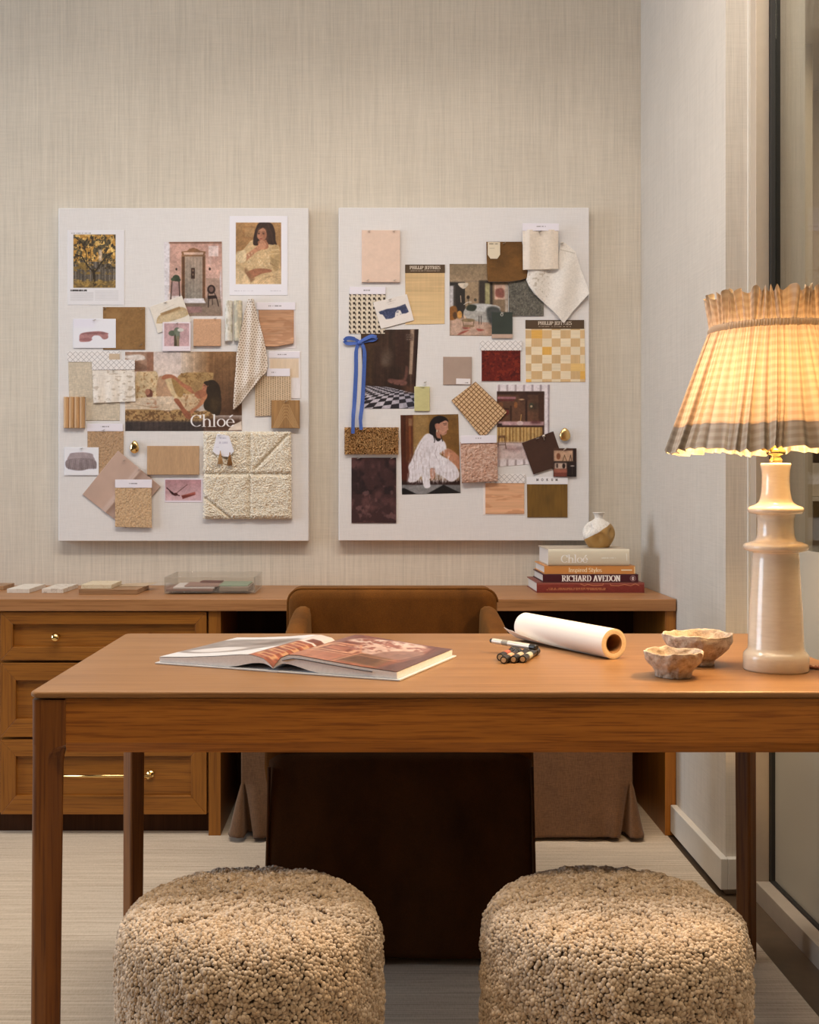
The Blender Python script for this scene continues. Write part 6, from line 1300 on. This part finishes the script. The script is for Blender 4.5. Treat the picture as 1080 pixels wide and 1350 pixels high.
# blue ribbon
M_rib = fabric('blue_ribbon_satin', (0.065, 0.135, 0.47), .1, 900, .5, .2, .3, raw=True)
def ribbon(path, w, name, parent=None):
    """flat band along (px, py, off) points; w in px"""
    P = smoothcurve(path, 8, closed=False); L = []; Rr = []
    for i, p in enumerate(P):
        q = P[min(i+1, len(P)-1)]-P[max(i-1, 0)]; n = np.array((-q[1], q[0])); n = n/max(np.linalg.norm(n), 1e-6)*w[min(i*len(w)//len(P), len(w)-1)]/2
        for S_, s in ((L, 1), (Rr, -1)):
            v = at(p[0]+s*n[0], p[1]+s*n[1], BD); S_.append((v.x, BD-p[2]-s*.0012, v.z))
    V = L+Rr; k = len(L); Fc = [(i, i+1, k+i+1, k+i) for i in range(k-1)]
    return V, Fc
bow = thing('ribbon_bow', tuple(at(475, 452, BD-.006)), 'blue ribbon bow with two long tails along the edge of the hall photo', 'ribbon')
def rib(path, w, name):
    o = obj(name, ribbon(path, w, name), M_rib, bow, smooth=False); s = o.modifiers.new('thick', 'SOLIDIFY'); s.thickness = .0009; return o
rib([(474, 451, .007), (466, 447, .010), (458, 446.5, .012), (454, 449.5, .010)], [4, 5, 5, 4.5], 'loop'); rib([(454, 449.5, .009), (458, 453, .007), (466, 453, .006), (474, 452, .006)], [4.5, 4.5, 4, 3.5], 'loop')
rib([(475, 451, .007), (482, 447, .010), (490, 443.8, .012), (496.5, 445, .010)], [4, 4.5, 5, 4.5], 'loop'); rib([(496.5, 445, .009), (493, 448.5, .007), (485, 449.5, .006), (476, 452, .006)], [4.5, 4, 4, 3.5], 'loop')
rib([(474, 452, .006), (470, 462, .0075), (469.5, 490, .0065), (467.5, 530, .0075), (466, 550, .019), (465.5, 572, .0215)], [4.5, 5, 5.2, 5, 4.6], 'tail'); rib([(476, 452, .006), (480.5, 463, .0075), (480, 490, .0065), (478, 530, .0075), (475.5, 552, .019), (476.5, 567, .0215)], [4.5, 5, 5, 5, 4.4], 'tail')
kp = at(475, 451.5, BD-.010); obj('knot', sphere((kp.x, BD-.009, kp.z), .0085, .006, .0075, 16, 10), M_rib, bow, smooth=True)
# tufted brush mat
br = item('fur_swatch', 'golden-brown bristly fur rectangle under the ends of the blue ribbon', 'swatch', rct(454.3, 563.5, 525.5, 599), None, 0, .004, P_cloth, c=(104, 68, 34))
def tufts(n, x0, x1, y0, y1, off, ln, seed):
    r = np.random.default_rng(seed); V = []; Fc = []
    for i in range(n):
        p = at(x0+(x1-x0)*r.random(), y0+(y1-y0)*r.random(), BD); l = ln*(.6+.7*r.random()); dx = (r.random()-.5)*.010; dz = (r.random()-.62)*.012; w = .0011+.0006*r.random(); a = r.random()*6.3; b = len(V)
        for k in range(3): V.append((p.x+w*math.cos(a+k*2.09), BD-off, p.z+w*math.sin(a+k*2.09)))
        for k in range(3): V.append((p.x+dx*.4+w*.8*math.cos(a+k*2.09), BD-off-l*.6, p.z+dz*.35+w*.8*math.sin(a+k*2.09)))
        V.append((p.x+dx, BD-off-l, p.z+dz)); Fc += [(b+k, b+(k+1) % 3, b+3+(k+1) % 3, b+3+k) for k in range(3)]+[(b+3+k, b+3+(k+1) % 3, b+6) for k in range(3)]
    return V, Fc
pl_ = obj('pile', tufts(3600, 455, 525, 564, 598.5, .0035, .013, 3), hair_mat('brown_fur', (0.50, 0.27, 0.10), (0.90, 0.62, 0.30)), br); pl_['kind'] = 'stuff'
cv = Cv(462, 602, 524, 691, 2, (58, 34, 32)); cv.blot(.06, .05, (92, 58, 54), .46, 3, None, .2, .8); cv.blot(.09, .08, (34, 20, 20), .5, 9, (cv.gy < 652)*1.0, .15, .8); cv.blot(.12, .1, (120, 84, 80), .58, 13, (cv.gy > 640)*1.0, .12, .6); cv.noise(.8, .8, .12)
o = item('velvet_swatch', 'dark plum velvet swatch pinned below the golden-brown fur', 'swatch', rct(463.5, 603.3, 522.5, 689.5), cv, 0, .0028, P_velvet, K=2); pins(o, [(473, 604.5, .0028), (517, 604.5, .0028)])
# woman in white
cv = Cv(527, 545, 609, 653, 4, (132, 96, 44)).org(440, 485); cv.grad(528, 370, 1000, 900, (148, 112, 54), (120, 82, 36)); cv.rect(628, 370, 760, 880, (160, 126, 70), 3); cv.rect(760, 370, 1000, 760, (134, 94, 38), 6, .8); cv.rect(528, 370, 575, 940, (90, 46, 26), 1); cv.rect(575, 370, 628, 740, (104, 56, 30), 1); cv.rect(592, 400, 622, 460, (150, 108, 70), 1); cv.rect(598, 460, 612, 720, (134, 78, 40), 1); cv.rect(528, 740, 640, 930, (96, 44, 28), 2); cv.noise(.3, .03, .18, 4, cv.pmask([(528, 370), (628, 370), (628, 740), (528, 740)]))
cv.rect(528, 890, 1004, 1002, (58, 34, 28), 2); cv.rect(528, 925, 1006, 1002, (126, 122, 118), .8); cv.poly([(534, 955), (560, 950), (660, 1000), (534, 1002)], (34, 30, 30), .6); cv.poly([(732, 1000), (870, 925), (1006, 990), (1006, 1004)], (38, 34, 34), .6); cv.poly([(560, 950), (700, 925), (860, 925), (732, 998), (660, 998)], (140, 136, 132), .6)
wh = (216, 206, 204)
cv.poly([(846, 660), (900, 636), (960, 670), (1000, 720), (1000, 800), (960, 780), (900, 720)], (186, 130, 92), .6, sm=True)
cv.poly([(740, 520), (820, 540), (880, 590), (886, 640), (840, 680), (900, 720), (970, 780), (994, 850), (960, 890), (920, 900), (860, 860), (800, 830), (740, 800), (690, 860), (650, 900), (590, 900), (600, 840), (590, 780), (620, 720), (650, 640), (690, 570)], wh, .8, sm=True)
cv.poly([(700, 820), (760, 800), (800, 850), (760, 880), (764, 940), (720, 948), (700, 880)], (222, 214, 212), .6, sm=True); cv.poly([(764, 800), (800, 800), (800, 860), (772, 890)], (196, 140, 108), .6, sm=True)
fm = cv.pmask([(640, 620), (880, 600), (990, 860), (900, 910), (590, 910), (596, 760)], 3); cv.blot(.5, .12, (186, 172, 168), .54, 3, fm, .2, .55); cv.blot(.9, .2, (236, 230, 228), .52, 8, fm, .16, .7); cv.line([(696, 590), (660, 660), (650, 740)], 4, (172, 156, 156), .7); cv.line([(820, 620), (800, 680), (830, 740)], 4, (170, 154, 156), .7)
hr = (38, 28, 26); cv.poly([(756, 500), (760, 440), (790, 395), (840, 378), (890, 396), (906, 430), (860, 440), (840, 480), (850, 560), (820, 580), (790, 540), (760, 520)], hr, .5, sm=True)
cv.poly([(836, 440), (880, 416), (904, 430), (904, 470), (908, 488), (896, 496), (892, 520), (866, 534), (838, 520), (826, 480)], (196, 144, 112), .4, sm=True); cv.poly([(812, 500), (850, 520), (850, 556), (816, 550)], (176, 122, 92), .5, sm=True); cv.poly([(800, 440), (850, 430), (890, 402), (850, 385), (790, 410)], hr, .5, sm=True); cv.poly([(800, 450), (830, 440), (838, 480), (816, 500)], (184, 128, 98), .5, sm=True)

for k in range(46):
    fx = 586+k*9.0; fy = (896 if fx < 700 else 846 if fx < 800 else 884); cv.line([(fx+6*math.sin(k*2.1), fy-60), (fx-4+7*math.sin(k*3.7), fy+10+8*math.sin(k*5.3))], 3.2, ((224, 216, 212), (206, 196, 192), (186, 174, 170))[k % 3], .75)
cv.line([(872, 452), (892, 450)], 4, (60, 38, 32)); cv.line([(868, 442), (894, 438)], 4, (50, 34, 30)); cv.line([(884, 508), (896, 506)], 5, (150, 82, 70)); cv.ell(818, 498, 6, 10, (206, 186, 150)); cv.line([(790, 540), (800, 572), (796, 590)], 6, hr); cv.line([(846, 530), (862, 580)], 6, hr)
cv.noise(.5, .5, .06, 3)
item('fashion_photo', 'photo of a seated dark-haired woman in a white fringed outfit against ochre', 'photo', [(528, 547.3), (604.3, 546), (607.2, 650), (530, 652)], cv, 0, K=3.6)
cv = Cv(546, 509, 568, 543, 3, (196, 186, 130)); cv.noise(.1, .3, .05); o = item('metal_tag', 'small pale yellow-green metal tag hung from a wire pin', 'tag', rct(546.3, 509.8, 566.6, 542), cv, .0012, .004, P_tile); pins(o, [(560.5, 504.5, .004)])
wv_ = [at(553, 510, BD-.004), at(559, 511.5, BD-.004), at(562, 506, BD-.004), at(559.5, 503.5, BD-.004)]
obj('wire', tube([(v.x, BD-.006, v.z) for v in wv_], .0007, 6), M_pin, o)
cv = Cv(583, 469, 623, 509, 3, (166, 142, 124)); cv.noise(.1, .1, .03); o = item('leather_tile', 'taupe leather tile with a white printed sticker, beside the red velvet swatch', 'tile', rct(584.2, 470.5, 622, 507.3), cv, 0, .003, P_leather)
PX, PY = quad_grid([(601.5, 499), (620.3, 499.5), (620, 507), (601.3, 506.5)], 4); s_ = slab('sticker', PX, PY, .0031, .0005, P_paper, Cv(600, 498, 621, 508, 4, (226, 216, 208)).scribble(612, 618, 504.8, 1.2, (110, 100, 96), .8), o); s_['label'] = 'white printed sticker'
# cane diamond
ang = math.atan2(40, 41); cv = Cv(594, 502, 670, 580, 4, (206, 170, 126)); u = cv.gx*math.cos(ang)+cv.gy*math.sin(ang); v = -cv.gx*math.sin(ang)+cv.gy*math.cos(ang); m = np.maximum(np.mod(u, 5.0) < 1.0, np.mod(v, 4.6) < 1.1).astype(float); cv.put(m, (112, 74, 42), .9); cv.noise(.8, .8, .08)
o = item('cane_swatch', 'woven cane swatch pinned as a diamond over the corner of the kitchen photo', 'swatch', [(627, 503.3), (668.5, 543), (636.3, 578.5), (595, 528)], cv, L1+.0008, .0022, P_cloth, K=3.6)
# kitchen photo with striped border
cv = Cv(654.5, 506, 726, 617, 4, (222, 208, 202)).org(600, 485)
for k in range(7): cv.rect(340+k*66, 132, 356+k*66, 186, (176, 160, 158), .6); cv.rect(340+k*66, 722, 356+k*66, 786, (184, 166, 160), .6)
cv.rect(734, 132, 748, 760, (176, 160, 160), .5); cv.rect(332, 188, 704, 600, (96, 66, 48), .5); cv.grad(332, 188, 704, 470, (104, 72, 52), (118, 80, 54)); cv.noise(.1, .02, .2, 3, cv.pmask([(332, 188), (704, 188), (704, 470), (332, 470)]))
cv.rect(332, 188, 704, 212, (70, 46, 36), 1); cv.rect(336, 228, 480, 246, (170, 116, 116), .8); cv.rect(336, 250, 470, 262, (116, 56, 54), .8); cv.rect(556, 190, 572, 460, (60, 38, 30), .8); cv.rect(660, 200, 704, 560, (84, 54, 38), 1); cv.rect(436, 300, 448, 420, (66, 42, 32), .8); cv.ell(360, 296, 20, 26, (150, 98, 60)); cv.ell(480, 294, 14, 26, (150, 96, 50)); cv.ell(604, 300, 18, 24, (80, 86, 64)); cv.rect(586, 280, 660, 340, (70, 56, 42), 3, .6); cv.ell(604, 304, 9, 9, (196, 170, 130)); cv.poly([(490, 200), (560, 196), (590, 250), (520, 270)], (84, 56, 44), 2); cv.ell(526, 250, 22, 6, (196, 156, 110)); cv.ell(410, 350, 16, 22, (132, 60, 52)); cv.rect(340, 320, 430, 330, (64, 40, 32), .8)
cv.line([(516, 440), (524, 370)], 5, (206, 166, 90)); cv.rect(336, 424, 704, 458, (190, 152, 146), 1); cv.ell(514, 438, 26, 18, (216, 188, 178)); cv.rect(390, 426, 440, 450, (206, 166, 164), 1); cv.rect(336, 440, 372, 462, (60, 44, 40), 1); cv.rect(332, 456, 704, 470, (70, 42, 34), .8); cv.rect(600, 420, 680, 440, (110, 60, 56), 2)
cv.rect(332, 470, 690, 590, (196, 158, 88), .6); m = cv.pmask([(332, 470), (690, 470), (690, 590), (332, 590)]); cv.put(m*np.clip(.5+.6*np.sin((cv.gx)*1.35+1.2*np.sin(cv.gx*.4)), 0, 1), (150, 108, 50), .8); cv.put(m*np.clip(.1+.8*np.sin((cv.gx)*1.35+2.2), 0, 1), (224, 194, 128), .6)
cv.rect(332, 588, 704, 722, (206, 184, 174), 2); cv.poly([(410, 620), (520, 630), (500, 660), (400, 650)], (176, 140, 132), 3, .7, sm=True); cv.rect(332, 600, 356, 720, (190, 160, 146), 2)
cv.poly([(340, 536), (400, 534), (396, 552), (342, 554)], (128, 92, 58), .5); cv.line([(346, 550), (340, 624)], 5, (110, 76, 48)); cv.line([(390, 548), (404, 640)], 5, (96, 66, 44)); cv.line([(346, 610), (398, 608)], 4, (96, 66, 44))
cv.noise(.4, .4, .08, 6)
item('interior_photo', 'photo of a dark wood kitchen with a yellow curtain, mounted on striped paper', 'photo', [(655, 507), (724.8, 507), (724, 610), (655.5, 615.5)], cv, 0, K=3.4)
# pink long pile
cv = Cv(606, 582, 657, 637, 3, (190, 150, 126)); cv.blot(.3, .3, (206, 172, 150), .5, 4, None, .15, .8); cv.blot(.5, .5, (164, 122, 98), .56, 9, None, .1, .7)
o = item('plush_swatch', 'dusty pink plush swatch under a white header, beside the woman in white', 'swatch', [(606.5, 583), (655, 583), (656, 634), (608.5, 637)], cv, L2, .006, P_velvet, lambda a, b: .008*np.clip(np.minimum.reduce([a-606, 657-a, b-581, 638-b])/6, 0, 1)**.5+.005*(fbm(a*.45, b*.45, 4, 3)-.5), K=2.8); header(o, [(607.2, 574.5), (654, 574), (654, 584), (607.2, 585)], L2+.015, cv=hdr_cv(607, 574, 654, 585, 624, 634, 578))
# dark square, small photo, pull
cv = Cv(686, 567, 748, 627, 3, (66, 42, 32)); cv.noise(.4, .4, .06); o = item('leather_swatch', 'dark chocolate leather square, tilted, held by a silver clip', 'swatch', [(688, 584), (729.3, 568.6), (744, 612), (703.2, 625.5)], cv, L1, .0025, P_leather)
p = at(717, 575, BD-.008); obj('clip', join(sphere((p.x, BD-.009, p.z), .0055, n=14, m=10), cyl((p.x, BD-.006, p.z), (p.x+.002, BD-.007, p.z-.014), .002, n=8)), M_pin, o, smooth=True)
cv = Cv(729, 590, 761, 630, 4, (120, 86, 60)).org(600, 485); cv.rect(774, 636, 960, 864, (92, 60, 44)); cv.rect(780, 654, 936, 740, (206, 166, 128), 1); cv.rect(930, 640, 950, 740, (50, 34, 30), 1); cv.ell(816, 700, 16, 26, (150, 92, 56)); cv.rect(778, 740, 960, 765, (56, 40, 34), 1); cv.rect(786, 752, 880, 800, (196, 170, 146), 1); cv.rect(800, 758, 812, 790, (70, 48, 40), .6); cv.ell(858, 776, 12, 20, (50, 34, 30)); cv.rect(780, 800, 890, 832, (176, 106, 80), 1); cv.rect(780, 832, 890, 864, (140, 74, 56), 1); cv.rect(884, 765, 960, 864, (44, 32, 30), 1); cv.ell(926, 776, 16, 5, (196, 180, 166)); cv.line([(926, 780), (924, 840)], 4, (90, 74, 66)); cv.line([(850, 738), (864, 690), (880, 738)], 5, (110, 84, 54)); cv.line([(900, 738), (912, 690), (920, 738)], 5, (90, 66, 46))
o = item('interior_photo', 'tiny photo of a warm dining room at the corner of the dark leather square', 'photo', rct(729.3, 591, 759.7, 628.6), cv, L2, K=4); pins(o, [(746, 591.5, .007)])
drop_knob(744.5, 573, 'flat matt gold teardrop pull near the edge of the board', .0185, .0245)
# mustard velvet with header
cv = Cv(694, 637, 749, 683, 3, (110, 78, 28)); cv.noise(.5, .05, .12, 4); cv.noise(.05, .05, .08, 8)
o = item('velvet_swatch', 'mustard-brown velvet swatch under a white lettered header, at the bottom of the board', 'swatch', [(694.7, 637.5), (748.2, 637.5), (748.2, 682), (695.3, 682)], cv, 0, .0024, P_velvet)
hc = Cv(694.5, 627, 749.5, 638.4, 8, (228, 222, 216)); hc.line([(707, 627.5), (731, 627.5)], 1.4, (132, 92, 50)); 
for ch_c, xx in zip('MOKUM', (707.0, 713.6, 720.2, 726.6, 732.2)): hc.text(ch_c, xx, 634.0, 3.0, (70, 62, 58), .22, .16)
header(o, [(694.5, 628.8), (748.8, 628.8), (748.6, 638.4), (694.5, 638.4)], .0026, cv=hc, K=7)
cv = grain(638, 636, 693, 679, (216, 164, 122), .08, False, 7); cv.blot(.05, .22, (190, 132, 92), .58, 4, None, .08, .6)
o = item('veneer_swatch', 'peach wood veneer swatch on a white card, beside the mustard velvet', 'swatch', rct(640, 636.5, 691.2, 677.5), cv, .0008, .001, P_wood); header(o, rct(639.5, 625, 692, 637), .0020, cv=diamonds(639.5, 625, 692, 637), K=4)
PX, PY = quad_grid([(637.5, 637.2), (692.6, 637.2), (692, 679), (637, 679)], 2); b_ = slab('backing', PX, PY, 0, .0007, P_matte, None, o, c=(228, 214, 200)); b_['label'] = 'white card backing'
# ================================================================ light
def area(name, loc, target, sx, sy, power, c):
    l = bpy.data.lights.new(name, 'AREA'); l.shape = 'RECTANGLE'; l.size = sx; l.size_y = sy; l.energy = power; l.color = c
    o = bpy.data.objects.new(name, l); COL.objects.link(o); o.location = loc
    o.rotation_euler = (Vector(target)-Vector(loc)).to_track_quat('-Z', 'Y').to_euler(); return o
area('daylight_window', (-5.4, 2.5, 1.75), (0.6, 3.2, 1.1), 2.4, 2.4, 150, (0.85, 0.97, 1.12))
cl = area('ceiling_lights', (0.0, 1.30, 2.96), (0.0, 1.30, 0), 2.4, 0.4, 20, (1.0, 0.76, 0.48)); cl.data.spread = math.radians(115)
dl = area('downlights', (-0.2, 2.5, 2.96), (-0.2, 2.6, 0), 2.6, 0.3, 40, (1.0, 0.92, 0.82)); dl.data.spread = math.radians(155)
area('wall_top_fill', (-0.3, 3.1, 2.96), (-0.3, 4.0, 1.6), 2.4, 0.2, 7, (1.0, 0.93, 0.84))  # unseen fill added to brighten the top of the back wall
area('corridor_light', (1.9, 3.0, 2.95), (1.9, 3.0, 0), 0.8, 3.4, 40, (1.0, 0.82, 0.64))
w = bpy.data.worlds.new('room_air'); S.world = w; w.use_nodes = True
w.node_tree.nodes['Background'].inputs['Color'].default_value = (1.0, 0.80, 0.60, 1); w.node_tree.nodes['Background'].inputs['Strength'].default_value = 0.05
S.cycles.max_bounces = 8; S.cycles.transparent_max_bounces = 12; S.cycles.diffuse_bounces = 4; S.cycles.caustics_reflective = False; S.cycles.caustics_refractive = False
S.cycles.sample_clamp_indirect = 6.0
S.cycles.use_denoising = True
bpy.context.view_layer.update()
